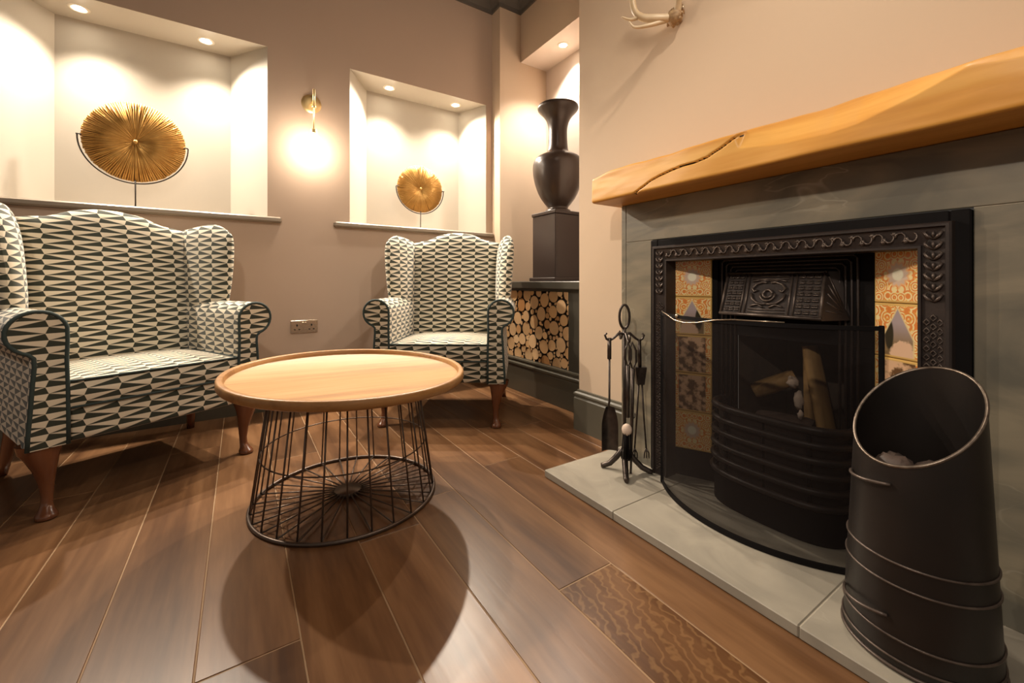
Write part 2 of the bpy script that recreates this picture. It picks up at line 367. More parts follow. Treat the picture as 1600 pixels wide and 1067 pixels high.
def tile(kind):
    m = bpy.data.materials.new('glazed_tile_' + kind); m.use_nodes = True; N = m.node_tree.nodes; L = m.node_tree.links; p = N['Principled BSDF']
    uv = N.new('ShaderNodeUVMap'); sp = N.new('ShaderNodeSeparateXYZ'); L.new(uv.outputs[0], sp.inputs[0])
    def mth(op, *a):
        n = N.new('ShaderNodeMath'); n.operation = op
        for i, x in enumerate(a):
            if isinstance(x, (int, float)): n.inputs[i].default_value = x
            else: L.new(x, n.inputs[i])
        return n.outputs[0]
    def mix(f, a, b):
        n = N.new('ShaderNodeMix'); n.data_type = 'RGBA'
        if isinstance(f, (int, float)): n.inputs[0].default_value = f
        else: L.new(f, n.inputs[0])
        for i, x in ((6, a), (7, b)):
            if isinstance(x, tuple): n.inputs[i].default_value = (*x, 1)
            else: L.new(x, n.inputs[i])
        return n.outputs[2]
    def step(v, t, soft=.02): # 1 when v<t
        n = N.new('ShaderNodeMapRange'); n.inputs['From Min'].default_value = t - soft; n.inputs['From Max'].default_value = t + soft
        n.inputs['To Min'].default_value = 1; n.inputs['To Max'].default_value = 0; L.new(v, n.inputs[0]); return n.outputs[0]
    X, Y = sp.outputs[0], sp.outputs[1]
    ax = mth('ABSOLUTE', mth('SUBTRACT', X, .5)); ay = mth('ABSOLUTE', mth('SUBTRACT', Y, .5))
    cmb = N.new('ShaderNodeCombineXYZ'); L.new(ax, cmb.inputs[0]); L.new(ay if kind == 'rosette' else Y, cmb.inputs[1])
    v = N.new('ShaderNodeTexVoronoi'); v.inputs['Scale'].default_value = 5.5; v.feature = 'F1'; L.new(cmb.outputs[0], v.inputs[0])
    wv = mth('SINE', mth('MULTIPLY', v.outputs['Distance'], 26))
    base = mix(step(wv, 0, .4), (1.0, .80, .40), (.85, .27, .06))
    v2 = N.new('ShaderNodeTexVoronoi'); v2.inputs['Scale'].default_value = 17; L.new(cmb.outputs[0], v2.inputs[0])
    base = mix(step(v2.outputs['Distance'], .28, .08), base, (.95, .50, .10))
    if kind == 'rosette':
        dx = mth('SUBTRACT', X, .5); dy = mth('SUBTRACT', Y, .52)
        r = mth('SQRT', mth('ADD', mth('MULTIPLY', dx, dx), mth('MULTIPLY', dy, dy)))
        an = mth('ARCTAN2', dy, dx); pet = mth('MULTIPLY_ADD', mth('SINE', mth('MULTIPLY', an, 12)), .02, r)
        base = mix(step(pet, .24, .02), base, (.92, .50, .22)); base = mix(step(pet, .20, .02), base, (.75, .55, .42))
        base = mix(step(r, .115, .015), base, (1, .93, .72))
    elif kind == 'scene':
        # pointed arch with a pale sky, a dark tree and a figure in a rose dress
        arch = mth('ADD', mth('MULTIPLY', ax, 1.0), mth('MULTIPLY', mth('MAXIMUM', mth('SUBTRACT', Y, .35), 0), .55))
        base = mix(step(arch, .34, .015), base, (.88, .66, .34)); ins = step(arch, .31, .01)
        sky = mix(step(Y, .45, .2), (.46, .36, .36), (.30, .19, .09))
        tx = mth('MULTIPLY', mth('SUBTRACT', X, .68), 3.2); ty = mth('SUBTRACT', Y, .42); tr = mth('SQRT', mth('ADD', mth('MULTIPLY', tx, tx), mth('MULTIPLY', ty, ty)))
        sky = mix(step(tr, .30, .04), sky, (.045, .035, .02))
        n = N.new('ShaderNodeTexNoise'); n.inputs['Scale'].default_value = 9; L.new(uv.outputs[0], n.inputs[0])
        fx = mth('SUBTRACT', X, .40); fy = mth('SUBTRACT', Y, .06); fr = mth('SQRT', mth('ADD', mth('MULTIPLY', fx, fx), mth('MULTIPLY', fy, fy)))
        fr = mth('MULTIPLY_ADD', n.outputs[0], .2, fr)
        sky = mix(step(fr, .36, .02), sky, (.85, .55, .36)); base = mix(ins, base, sky)
    else:
        n = N.new('ShaderNodeTexNoise'); n.inputs['Scale'].default_value = 5; n.inputs['Detail'].default_value = 4; L.new(uv.outputs[0], n.inputs[0])
        base = mix(step(ax, .36, .01), base, mix(step(n.outputs[0], .5, .06), (.80, .50, .30), (.16, .08, .035)))
    base = mix(step(mth('MAXIMUM', ax, ay), .475, .008), (.80, .50, .16), base)
    L.new(base, p.inputs['Base Color']); p.inputs['Roughness'].default_value = .12
    return m
M['tileA'] = tile('rosette'); M['tileB'] = tile('scene'); M['tileC'] = tile('garden')

# ------------------------------------------------------------------ setting
YB, XC = 3.08, 1.585            # back wall, chimney wall
PY, PX = 2.95, 1.812            # pier face, pier left side
RX, BX, SOF = 2.30, 2.02, 2.71  # recess back, bulkhead face, soffit
CY = 1.735                      # chimney corner
ZC = 3.24
XL, XR, YF = -4.2, 2.6, -2.6
NICHE = [(-1.06, .147, -.872, -.052), (.648, 1.752, .832, 1.629)]   # front x0,x1 / back x0,x1
NZ0, NZ1, NY = 1.225, 2.328, 3.36

b = MB()
xs = [XL, NICHE[0][0], NICHE[0][1], NICHE[1][0], NICHE[1][1], PX]
for i in range(5):
    x0, x1 = xs[i], xs[i + 1]
    rows = [(0, NZ0), (NZ1, ZC)] if i in (1, 3) else [(0, ZC)]
    for z0, z1 in rows: b.quad([(x0, YB, z0), (x1, YB, z0), (x1, YB, z1), (x0, YB, z1)])
wb = tag(b.build('wall_back', M['wall'], None), kind='structure')
for (x0, x1, i0, i1) in NICHE:
    b = MB()
    b.quad([(i0, NY, NZ0), (i1, NY, NZ0), (i1, NY, NZ1), (i0, NY, NZ1)])
    b.quad([(x0, YB, NZ0), (i0, NY, NZ0), (i0, NY, NZ1), (x0, YB, NZ1)])
    b.quad([(i1, NY, NZ0), (x1, YB, NZ0), (x1, YB, NZ1), (i1, NY, NZ1)])
    b.quad([(x0, YB, NZ1), (i0, NY, NZ1), (i1, NY, NZ1), (x1, YB, NZ1)])
    b.quad([(x0, YB, NZ0), (x1, YB, NZ0), (i1, NY, NZ0), (i0, NY, NZ0)])
    tag(b.build('niche', M['cream'], wb), 'cream painted alcove with splayed sides')
# pier beside the recess
b = MB()
b.quad([(PX, YB, 0), (PX, PY, 0), (PX, PY, ZC), (PX, YB, ZC)]); b.quad([(PX, PY, 0), (RX, PY, 0), (RX, PY, ZC), (PX, PY, ZC)])
tag(b.build('wall_corner', M['wall2']), kind='structure')
b = MB(); b.quad([(RX, PY, 0), (RX, CY, 0), (RX, CY, SOF), (RX, PY, SOF)])
b.quad([(XC, CY, 0), (RX, CY, 0), (RX, CY, ZC), (XC, CY, ZC)][::-1])
wr = tag(b.build('wall_recess', M['lilac']), kind='structure')
b = MB(); b.quad([(BX, PY, SOF), (BX, CY, SOF), (BX, CY, ZC), (BX, PY, ZC)])
b.build('bulkhead', M['wall2'], wr)
b = MB(); b.quad([(BX, PY, SOF), (RX, PY, SOF), (RX, CY, SOF), (BX, CY, SOF)]); b.build('soffit', M['lilac'], wr)
# chimney wall, with the opening of the fireplace
FY0, FY1, FZ = .227, 1.155, .998
b = MB()
for y0, y1, z0, z1 in ((YF, FY0, 0, ZC), (FY1, CY, 0, ZC), (FY0, FY1, FZ, ZC)):
    b.quad([(XC, y1, z0), (XC, y0, z0), (XC, y0, z1), (XC, y1, z1)])
tag(b.build('wall_chimney', M['wall2']), kind='structure')
tag(MB().quad([(XL, YF, ZC), (XL, YB, ZC), (XR, YB, ZC), (XR, YF, ZC)]).build('ceiling', M['ceil']), kind='structure')
# cornice
b = MB()
def run(b, pts, prof, closed=False):
    """sweep a moulding profile (out, z) along a plan polyline; room side on the right of travel"""
    P = [Vector((p[0], p[1])) for p in pts]; n = len(P); rows = []
    for i in range(n):
        d0 = (P[i] - P[i - 1]).normalized() if i > 0 else None; d1 = (P[i + 1] - P[i]).normalized() if i < n - 1 else None
        n0 = Vector((d0.y, -d0.x)) if d0 else None; n1 = Vector((d1.y, -d1.x)) if d1 else None
        if n0 is None: m = n1
        elif n1 is None: m = n0
        else: m = (n0 + n1); m = m / max(1e-6, (m.length_squared / 2)) ; m = m if True else m
        rows.append([(P[i].x + m.x * o, P[i].y + m.y * o, z) for o, z in prof])
    for i in range(n - 1):
        for j in range(len(prof) - 1):
            b.quad([rows[i][j], rows[i][j + 1], rows[i + 1][j + 1], rows[i + 1][j]])
    for e in (0, n - 1):
        b.quad(rows[e] if e == 0 else rows[e][::-1])
    return b
corn = [(0, 3.115), (.015, 3.115), (.02, 3.14), (.05, 3.17), (.075, 3.19), (.085, 3.21), (.085, 3.239), (0, 3.239)]
run(b, [(XL, YB), (PX, YB), (PX, PY), (BX, PY), (BX, CY), (XC, CY), (XC, YF)], corn)
tag(b.build('trim_1', M['ceil']), kind='structure')
base = [(0, .0), (.022, .0), (.022, .175), (.017, .182), (.017, .19), (.024, .197), (.022, .206), (.010, .212), (.008, .222), (0, .224)]
b = MB(); run(b, [(XL, YB), (1.745, YB)], base); tag(b.build('baseboard_back', M['trim']), kind='structure')
b = MB(); run(b, [(1.74, CY), (XC, CY), (XC, 1.327)], base); tag(b.build('baseboard_chimney', M['trim']), kind='structure')
for k, (x0, x1) in enumerate(((-1.14, .225), (.540, 1.806))):
    b = MB(); b.box(x0, x1, YB - .045, NY - .0, NZ0 - .022, NZ0 + .012, .008)
    tag(b.build('trim_%d' % (k + 2), M['sill']), kind='structure')

# floor planks
fl = tag(MB().quad([(XL, YF, -.0011), (XR, YF, -.0011), (XR, 3.2, -.0011), (XL, 3.2, -.0011)]).build('floor', mat('plank_gap', (.34, .21, .11), .7)), kind='structure')
PW = .1975; X0 = -.08 + .0
rnd = random.Random(3)
known = {3: [.857], -1: [1.07], 1: [1.352], }
i = -21
while X0 + i * PW < 2.0:
    x0 = X0 + i * PW; x1 = x0 + PW
    row = i
    ys = [YF]
    start = rnd.uniform(-.9, .9)
    js = []
    if row == 4: anchor = .857
    elif row == 0: anchor = 1.065
    elif row == 2: anchor = 1.352
    elif row == 1: anchor = 2.2
    elif row == 3: anchor = 1.5
    elif row == 5: anchor = 1.62
    else: anchor = rnd.uniform(0, 1.7)
    y = anchor
    while y > YF + .3: js.append(y); y -= 1.75
    y = anchor + 1.75
    while y < YB - .1: js.append(y); y += 1.75
    js = [YF] + sorted(js) + [YB + .02]
    for y0, y1 in zip(js, js[1:]):
        g = .0017
        b = MB().box(x0 + g, x1 - g, y0 + g, y1 - g, -.008, rnd.uniform(-.0004, .0004), .0012)
        ray = row == 4 and abs(y1 - .857) < .01
        o = b.build('plank', M['plank_ray' if ray else 'plank'], fl)
        if ray: tag(o, 'oak plank with wavy golden ray figure')
    i += 1

# ------------------------------------------------------------------ hearth and fire surround
HZ = .03
he = thing('hearth', (1.3, .6, 0), 'raised pale grey stone hearth slab under the fireplace, stepping up from the floor', 'hearth')
js = [1.391, 1.0065, .4375, -.15, -.75]
for y1, y0 in zip(js, js[1:]):
    MB().box(1.074, 1.583, y0 + .0012, y1 - .0012, .0012, HZ, .0025).wbuild('slab', M['hearth'], he)
MB().box(1.078, 1.58, -.74, 1.388, .001, HZ - .0025).wbuild('grout_line', M['grout'], he)
tag(MB().quad([(XC, FY0, .0302), (1.95, FY0, .0302), (1.95, FY1, .0302), (XC, FY1, .0302)]).wbuild('back_hearth', M['firebrick'], he), 'sooty hearth inside the fireplace')

su = thing('fire_surround', (1.5, .69, HZ), 'grey green slate fire surround around the cast iron insert', 'fire surround')
SX0, SX1 = 1.47, 1.584
S1 = 1.3245
MB().box(SX0, SX1, -.55, S1 - .028, 1.0005, 1.169, .002).wbuild('header_slab', M['slate'], su)
MB().box(SX0, SX1, FY1 + .0005, S1 - .028, HZ, .9985, .002).wbuild('side_slab', M['slate'], su)
MB().box(SX0, SX1, -.55, FY0 - .0005, HZ, .9985, .002).wbuild('side_slab', M['slate'], su)
MB().box(SX0, SX1, S1 - .0265, S1, HZ, 1.169, .002).wbuild('edge_slab', M['slate'], su)
MB().box(SX0 + .003, SX1, -.54, FY0 - .0005, HZ, 1.168).wbuild('grout_line', M['grout'], su)
MB().box(SX0 + .003, SX1, FY1 + .0005, S1 - .002, HZ, 1.168).wbuild('grout_line', M['grout'], su)

# mantel beam: fine grid on the front face with waney chamfer and crack
crack = [(1.145, 1.156), (1.136, 1.159), (1.10, 1.176), (1.066, 1.189), (1.03, 1.206), (.99, 1.217), (.94, 1.226), (.897, 1.231), (.85, 1.231), (.802, 1.238), (.778, 1.248), (.754, 1.256), (.73, 1.268), (.70, 1.283)]
cham = [(1.40, 1.30), (.72, 1.295), (.699, 1.240), (.62, 1.226), (.564, 1.219), (.463, 1.214), (.403, 1.220), (.348, 1.236), (.298, 1.250), (.252, 1.266), (.209, 1.282), (.15, 1.27), (.08, 1.262), (-.3, 1.28), (-1, 1.3)]
def interp(tb, y):
    tb = sorted(tb)
    if y <= tb[0][0]: return tb[0][1]
    for (a, va), (c, vc) in zip(tb, tb[1:]):
        if y <= c: t = (y - a) / (c - a); return va + (vc - va) * t
    return tb[-1][1]
def segd(y, z):
    best = 9; 
    for (a, c), (d, e) in zip(crack, crack[1:]):
        vx, vz = d - a, e - c; t = max(0, min(1, ((y - a) * vx + (z - c) * vz) / (vx * vx + vz * vz)))
        dd = math.hypot(y - a - t * vx, z - c - t * vz)
        if dd < best: best = dd
    return best
from mathutils import noise as mn
MY0, MY1 = -.55, 1.352
MZ0, MZ1 = 1.170, 1.295
def mtop(y): return MZ1 - .004 + .006 * mn.noise(Vector((y * 3, 0, 0))) + .004 * mn.noise(Vector((y * 11, 3, 0))) - (.012 * max(0, (y - 1.25) / .1) if y > 1.25 else 0)
def front(u, v):
    y = MY1 - u * (MY1 - MY0); zt = mtop(y); z = MZ0 + v * (zt - MZ0)
    x = 1.305 + .006 * mn.noise(Vector((y * 4, z * 9, 1))) + .0007 * mn.noise(Vector((y * 14, z * 40, 4)))
    c = interp(cham, y)
    dxc = (z - c) * (.85 if y < .70 else .5) if z > c else 0
    x += dxc; zc_ = (z - .82) * dxc / 1.305
    e = min(z - MZ0, zt - z); r = .010
    if e < r: x += r - math.sqrt(max(0, r * r - (r - e) ** 2))
    eu = min(y - MY0, MY1 - y); r = .012
    if eu < r: x += r - math.sqrt(max(0, r * r - (r - eu) ** 2))
    d = segd(y, z)
    if d < .0042: x += .014 * (1 - d / .0042)
    z += zc_
    return (x, y, z)
b = MB(); NU, NV = 480, 44
b.grid(front, NU, NV)
def backside(u, v):   # top then back then underside, closing the beam
    y = MY1 - u * (MY1 - MY0); fx, _, fz = front(u, 1.0); gx, _, gz = front(u, 0.0)
    return [(fx, y, fz), (1.583, y, max(fz, mtop(y))), (1.583, y, MZ0), (gx, y, gz)][int(round(v * 3))]
b.grid(backside, NU, 3, smooth=False)
for u in (0, 1):
    col = [front(u, k / NV) for k in range(NV + 1)]; y = col[0][1]
    b.quad((col + [(1.583, y, mtop(y)), (1.583, y, MZ0)])[::(1 if u else -1)])
mo = b.build('mantel_beam', M['mantel'])
mo.data.materials.append(M['crack'])
for pp in mo.data.polygons:
    cc = pp.center
    if cc.x < 1.40 and segd(cc.y, cc.z - (cc.z - .82) * 0) < .0019 and cc.y > .70 and len(pp.vertices) == 4: pp.material_index = 1
tag(mo, 'thick golden oak mantel beam with a long dark crack and waney edge above the fireplace', 'mantel')
fixn(mo)
# ------------------------------------------------------------------ cast iron insert
ins = thing('fireplace_insert', (1.5, .691, HZ), 'black Victorian cast iron fireplace insert with patterned tile cheeks', 'fireplace')
IY0, IY1 = FY0 + .0015, FY1 - .0015
b = MB()
for y0, y1, z0, z1 in ((IY0, IY0 + .036, HZ, .9965), (IY1 - .036, IY1, HZ, .9965), (IY0 + .036, IY1 - .036, .962, .9965)):
    b.box(1.458, 1.50, y0, y1, z0, z1, .003)
b.wbuild('outer_frame', M['black'], ins)
# raised moulding: inner/outer rectangles, section swept
def frame_sweep(b, y0, y1, z1, prof):
    """prof: list of (inset, x); runs up, across and down"""
    pts = [(y1, HZ), (y1, z1), (y0, z1), (y0, HZ)]
    rows = []
    for k, (y, z) in enumerate(pts):
        r = []
        for ins_, x in prof:
            yy = y - ins_ if k < 2 else y + ins_; zz = z if k in (0, 3) else z - ins_
            r.append((x, yy, zz))
        rows.append(r)
    for i in range(3):
        for j in range(len(prof) - 1): b.quad([rows[i][j], rows[i][j + 1], rows[i + 1][j + 1], rows[i + 1][j]])
    return b
b = MB(); frame_sweep(b, IY0 + .026, IY1 - .026, .970, [(0, 1.458), (.002, 1.434), (.006, 1.430), (.012, 1.430), (.014, 1.438), (.056, 1.446), (.058, 1.440), (.064, 1.440), (.066, 1.50)])
b.wbuild('moulding', M['iron'], ins)
# relief on the moulding
b = MB()
def lump(b, y, z, sy, sz, x=1.442, sx=.006): b.ball((x, y, z), 1, 8, 4, (sx, sy, sz))
yy = IY0 + .10
k = 0
while yy < IY1 - .095:     # top band: leaf scrolls
    pts = [(1.438, yy + .010 * math.cos(a), .936 + .012 * math.sin(a) * (1 if k % 2 else -1)) for a in [j * PI / 5 for j in range(0, 8)]]
    b.tube(pts, [.0035 - .0003 * j for j in range(8)], 5)
    lump(b, yy + .012, .936 + (.010 if k % 2 else -.010), .006, .006, 1.440); yy += .0225; k += 1
for ys in (IY0 + .061, IY1 - .061):
    z = .06
    while z < .73:       # lattice of diamonds
        for dy in (-.012, .0, .012):
            zz = z + (0 if dy else .011)
            b.tube([(1.441, ys + dy - .006, zz), (1.437, ys + dy, zz + .0075), (1.441, ys + dy + .006, zz), (1.437, ys + dy, zz - .0075)], .0022, 4, closed=True)
        z += .022
    z = .775
    while z < .95:      # acanthus
        for sg in (-1, 1):
            b.tube([(1.441, ys, z - .004), (1.435, ys + sg * .010, z + .004), (1.438, ys + sg * .016, z + .013), (1.441, ys + sg * .011, z + .018)], [.003, .0045, .0035, .0015], 5)
        lump(b, ys, z + .008, .004, .009, 1.440); z += .026
rel = b.wbuild('moulding_relief', M['iron_hi'], ins); tag(rel, 'fine raised leaf and lattice ornament', kind='stuff')
# recess header above tiles and tile cheeks
TO, TI = (1.497, 1.072), (1.560, .940)   # left cheek outer/inner (x,y)
YM = (FY0 + FY1) / 2
RO, RI = (1.497, 2 * YM - 1.072 + .008), (1.572, 2 * YM - .940 + .0)
b = MB()
b.quad([(1.497, 1.075, .918), (1.497, .30, .918), (1.60, .45, .916), (1.60, .95, .916)])
b.box(1.47, 1.50, .318, 1.066, .9165, .962, .002)
b.wbuild('header_plate', M['black'], ins)
for (o, i_, sg) in ((TO, TI, 1), (RO, RI, -1)):
    d = Vector((i_[0] - o[0], i_[1] - o[1])); Lw = d.length; d.normalize()
    nrm = Vector((-d.y, d.x)); 
    if nrm.x > 0: nrm = -nrm
    def cp(t, z, off): q = Vector(o) + d * t + nrm * off; return (q.x, q.y, z)
    b = MB(); b.quad([cp(-.03, HZ, -.008), cp(Lw + .02, HZ, -.008), cp(Lw + .02, .93, -.008), cp(-.03, .93, -.008)])
    b.wbuild('cheek_plate', M['black'], ins)
    for t in range(5):
        z1 = .915 - t * .1548; z0 = z1 - .153
        b = MB(); th = .007; ee = .003
        # front face with uv, raised with a bevelled edge
        F_ = [cp(ee, z0 + ee, 0), cp(Lw - ee, z0 + ee, 0), cp(Lw - ee, z1 - ee, 0), cp(ee, z1 - ee, 0)]
        K = [cp(0, z0, -.003), cp(Lw, z0, -.003), cp(Lw, z1, -.003), cp(0, z1, -.003)]
        B_ = [cp(0, z0, -th), cp(Lw, z0, -th), cp(Lw, z1, -th), cp(0, z1, -th)]
        u4 = [(0, 0), (1, 0), (1, 1), (0, 1)]
        b.quad(F_, u4)
        for j in range(4):
            j2 = (j + 1) % 4
            b.quad([F_[j], F_[j2], K[j2], K[j]], [u4[j], u4[j2], u4[j2], u4[j]]); b.quad([K[j], K[j2], B_[j2], B_[j]], [u4[j], u4[j2], u4[j2], u4[j]])
        fixn(b.wbuild('tile', M['tileA'] if t in (0, 4) else M['tileB'] if t in (1,) else M['tileC'], ins))
# centre panel with stepped frames around the hood, opening of the firebox below
OY0, OY1 = .515, .868     # opening
CZ = .62
b = MB()
b.quad([(1.585, .95, CZ), (1.585, .43, CZ), (1.585, .43, .93), (1.585, .95, .93)])
for y0, y1 in ((.43, OY0), (OY1, .95)): b.box(1.585, 1.62, y0, y1, HZ, CZ, .002)
b.wbuild('centre_plate', M['black'], ins)
b = MB()
for k in range(4):
    e = k * .016; x = 1.578 + .002 * k; y0, y1, z1 = .482 + e, .908 - e, .905 - e * .8
    b.tube([(x, y1, HZ + .02), (x, y1, z1 - .01), (x, y1 - .01, z1), (x, y0 + .01, z1), (x, y0, z1 - .01), (x, y0, HZ + .02)], .0042, 6)
b.wbuild('reeded_arch', M['iron'], ins)
# hood: sloping pierced canopy
HT = dict(x=1.566, y0=.556, y1=.879, z=.855); HB = dict(x=1.478, y0=.540, y1=.862, z=.702)
def hp(u, v, off=0):   # u along -y (0 left=+y), v down
    x = HT['x'] + (HB['x'] - HT['x']) * v; y1 = HT['y1'] + (HB['y1'] - HT['y1']) * v; y0 = HT['y0'] + (HB['y0'] - HT['y0']) * v
    z = HT['z'] + (HB['z'] - HT['z']) * v; nx, nz = -.866, .5
    return (x + nx * off, y1 + (y0 - y1) * u, z + nz * off)
b = MB()
b.quad([hp(0, 0), hp(0, 1), hp(1, 1), hp(1, 0)])
b.quad([hp(1, 0), hp(1, 1), (1.585, .50, .702), (1.585, .53, .855)]); b.quad([hp(0, 0), (1.585, .90, .855), (1.585, .90, .702), hp(0, 1)])
b.quad([hp(0, 0), hp(1, 0), (1.585, .53, .857), (1.585, .90, .857)])
b.quad([hp(0, 1), (1.585, .90, .702), (1.585, .50, .702), hp(1, 1)])
fixn(b.wbuild('hood', M['iron'], ins))
b = MB()
def hbar(u0, v0, u1, v1, r=.003, off=.002): b.tube([hp(u0, v0, off), hp(u1, v1, off)], r, 5)
for u, r in ((0.012, .005), (.225, .003), (.27, .003), (.70, .003), (.745, .003), (.985, .005)): hbar(u, 0.02, u, .98, r)
for v, r in ((.02, .005), (.97, .006)): hbar(0, v, 1, v, r)
for (a, c) in ((.04, .215), (.76, .965)):
    for r_ in range(7):
        v = .09 + r_ * .125
        for q in range(3):
            u = a + (c - a) * (q + .5) / 3; w_ = (c - a) / 3 * .36
            b.tube([hp(u - w_, v, .0), hp(u - w_, v + .05, .004), hp(u + w_, v + .05, .004), hp(u + w_, v, .004)], .0026, 4, closed=True)
# centre ornament: festoon with scrolls and a shell
for v in (.10, .16, .84, .90): hbar(.30, v, .67, v, .0022)
def hcurve(pts, r=.004): b.tube([hp(u, v, .004) for u, v in pts], r, 6)
hcurve([(.485 + .075 * math.cos(a), .50 + .16 * math.sin(a)) for a in [PI * j / 8 for j in range(9)]], .004)
hcurve([(.485 + .045 * math.cos(a), .50 + .09 * math.sin(a)) for a in [2 * PI * j / 10 for j in range(11)]], .005)
for sg in (-1, 1):
    hcurve([(.485 + sg * x, y) for x, y in ((.02, .25), (.07, .24), (.13, .29), (.165, .38), (.14, .46), (.11, .42))], .0045)
    hcurve([(.485 + sg * x, y) for x, y in ((.17, .50), (.15, .62), (.10, .70), (.04, .73), (.0, .72))], .0045)
    hcurve([(.485 + sg * x, y) for x, y in ((.03, .80), (.09, .74), (.16, .78))], .0035)
    hcurve([(.485 + sg * x, y) for x, y in ((.0, .20), (.10, .19), (.17, .22))], .003)
b.wbuild('hood_relief', M['iron_hi'], ins)
b = MB()
for k in range(5):
    t = .1 + k * .18
    b.tube([tuple(Vector(hp(1, .02 + .96 * t, .001)).lerp(Vector((1.585, .515 - .0 * t, .855 - .153 * t)), .12)), tuple(Vector(hp(1, min(1, .15 + .9 * t), .001)).lerp(Vector((1.585, .51, .72)), .75))], .003, 5)
b.wbuild('hood_side_reeds', M['iron_hi'], ins)
# firebox
b = MB()
b.quad([(1.62, OY1, HZ), (1.62, OY1, .70), (1.86, .80, .70), (1.86, .80, HZ)]); b.quad([(1.62, OY0, HZ), (1.86, .58, HZ), (1.86, .58, .70), (1.62, OY0, .70)])
b.quad([(1.86, .80, HZ), (1.86, .80, .70), (1.86, .58, .70), (1.86, .58, HZ)]); b.quad([(1.60, OY0, .701), (1.60, OY1, .701), (1.86, .80, .701), (1.86, .58, .701)])
b.wbuild('firebox', M['firebrick'], ins)
# grate: bowed bars
gr = thing('fire_grate', (1.5, .69, HZ), 'black bowed iron fire grate with horizontal bars inside the fireplace', 'fire grate')
def bow(z, r, sag, y0=.475, y1=.905, x0=1.60):
    pts = []
    for j in range(25):
        t = j / 24; a = PI * t
        y = (y0 + y1) / 2 + (y1 - y0) / 2 * math.copysign(abs(math.cos(a)) ** .7, math.cos(a)); x = x0 - sag * math.sin(a) ** .55
        pts.append((x, y, z))
    return MB().tube(pts, r, 8)
for j in range(6): bow(.372 - j * .045, .0125 if j == 0 else .0105, .165 + .004 * j).wbuild('bar', M['iron'], gr)
b = MB()
for y in (.56, .69, .82): b.box(1.44, 1.45, y - .006, y + .006, HZ + .001, .36, .002)
b.wbuild('upright', M['black'], gr)
b = MB()
b.grid(lambda u, v: (1.597 - .172 * math.sin(PI * u) ** .55, .69 + .213 * math.copysign(abs(math.cos(PI * u)) ** .7, math.cos(PI * u)), HZ + .001 + v * .10), 24, 2)
b.wbuild('ash_apron', M['black'], gr)
b = MB()
b.grid(lambda u, v: (1.597 - .157 * math.sin(PI * u) ** .55, .69 + .200 * math.copysign(abs(math.cos(PI * u)) ** .7, math.cos(PI * u)), HZ + .10 + v * .235), 24, 2)
b.wbuild('grate_front', M['iron'], gr)
b = MB().box(1.47, 1.80, .56, .82, .25, .262, .003); b.wbuild('grate_floor', M['soot'], gr)
# logs in the grate
def logmesh(p0, p1, r, n=14, squash=1.0, seed=1):
    rr = random.Random(seed); R_ = [r * (1 + rr.uniform(-.12, .12)) for _ in range(n)]
    a = Vector(p0); c = Vector(p1); d = (c - a); Mx = rot_to(d)
    b = MB()
    def fn(u, v):
        k = int(round(u * n)) % n; q = R_[k] * (1 if 0.02 < v < .98 else .9) * (1 - .12 * abs(v - .4))
        p = Mx @ Vector((q * math.cos(2 * PI * u), q * squash * math.sin(2 * PI * u), 0)); return a + d * v + p
    b.grid(fn, n, 10, cu=True); e = len(b.v)
    for v in (0, 1):
        ring = [fn(j / n, v) for j in range(n)]; b.quad(ring if v else ring[::-1])
    return b
o = logmesh((1.64, .572, .265), (1.66, .640, .60), .038, seed=3, squash=.55).build('firewood_log', M['log']); fixn(o)
tag(o, 'pale split log standing upright at the right of the grate', 'log')
o = logmesh((1.70, .655, .265), (1.73, .675, .56), .017, seed=5).build('firewood_log', M['log']); fixn(o)
tag(o, 'thin short log upright in the middle of the grate', 'log')
o = logmesh((1.66, .83, .40), (1.72, .71, .47), .030, seed=8).build('firewood_log', M['log']); fixn(o)
tag(o, 'log lying across the left of the grate with a pale cut end', 'log')
o = logmesh((1.62, .80, .30), (1.64, .62, .31), .042, seed=9).build('firewood_log', M['coal']); fixn(o)
tag(o, 'charred dark log lying low behind the grate bars', 'log')
b = MB().ball((1.60, .668, .475), .018, 9, 7, (1, 1, 1), .7).ball((1.60, .652, .415), .016, 9, 7, (.8, .9, 1.9), .6).ball((1.598, .645, .37), .010, 8, 6, (1, 1, 1.5), .6)
tag(b.build('crumpled_paper', M['paper']), 'crumpled pale paper tucked between the logs in the grate', 'paper')

# ------------------------------------------------------------------ fire screen
SA, SB = Vector((1.392, 1.045)), Vector((1.425, .385)); SAG = .142
ch = (SB - SA).length; Rr = ((ch / 2) ** 2 + SAG ** 2) / (2 * SAG); mid = (SA + SB) / 2; nd = Vector((-(SB - SA).y, (SB - SA).x)).normalized()
if nd.x > 0: nd = -nd
cen = mid - nd * (Rr - SAG); half = math.asin(ch / 2 / Rr)
def scr(t, z, off=0):
    a = (t * 2 - 1) * half; tv = (SB - SA).normalized(); q = cen + nd * (math.cos(a) * (Rr + off)) + tv * (math.sin(a) * (Rr + off)); return (q.x, q.y, z)
fs = thing('fire_screen', (1.30, .70, HZ), 'curved black mesh fire guard standing in front of the fireplace', 'fire screen')
ZS0, ZS1 = HZ + .002, .703
MB().grid(lambda u, v: scr(u, ZS0 + .01 + v * (ZS1 - ZS0 - .02)), 48, 2).wbuild('mesh_panel', M['gauze'], fs)
b = MB()
for z0, z1 in ((ZS0, ZS0 + .016), (ZS1 - .012, ZS1)):
    b = MB(); b.grid(lambda u, v: scr(u, [z0, z1, z1, z0][int(round(v * 4)) % 4], [-.003, -.003, .003, .003][int(round(v * 4)) % 4]), 48, 4, cv=True, smooth=False)
    b.wbuild('band', M['black'], fs)
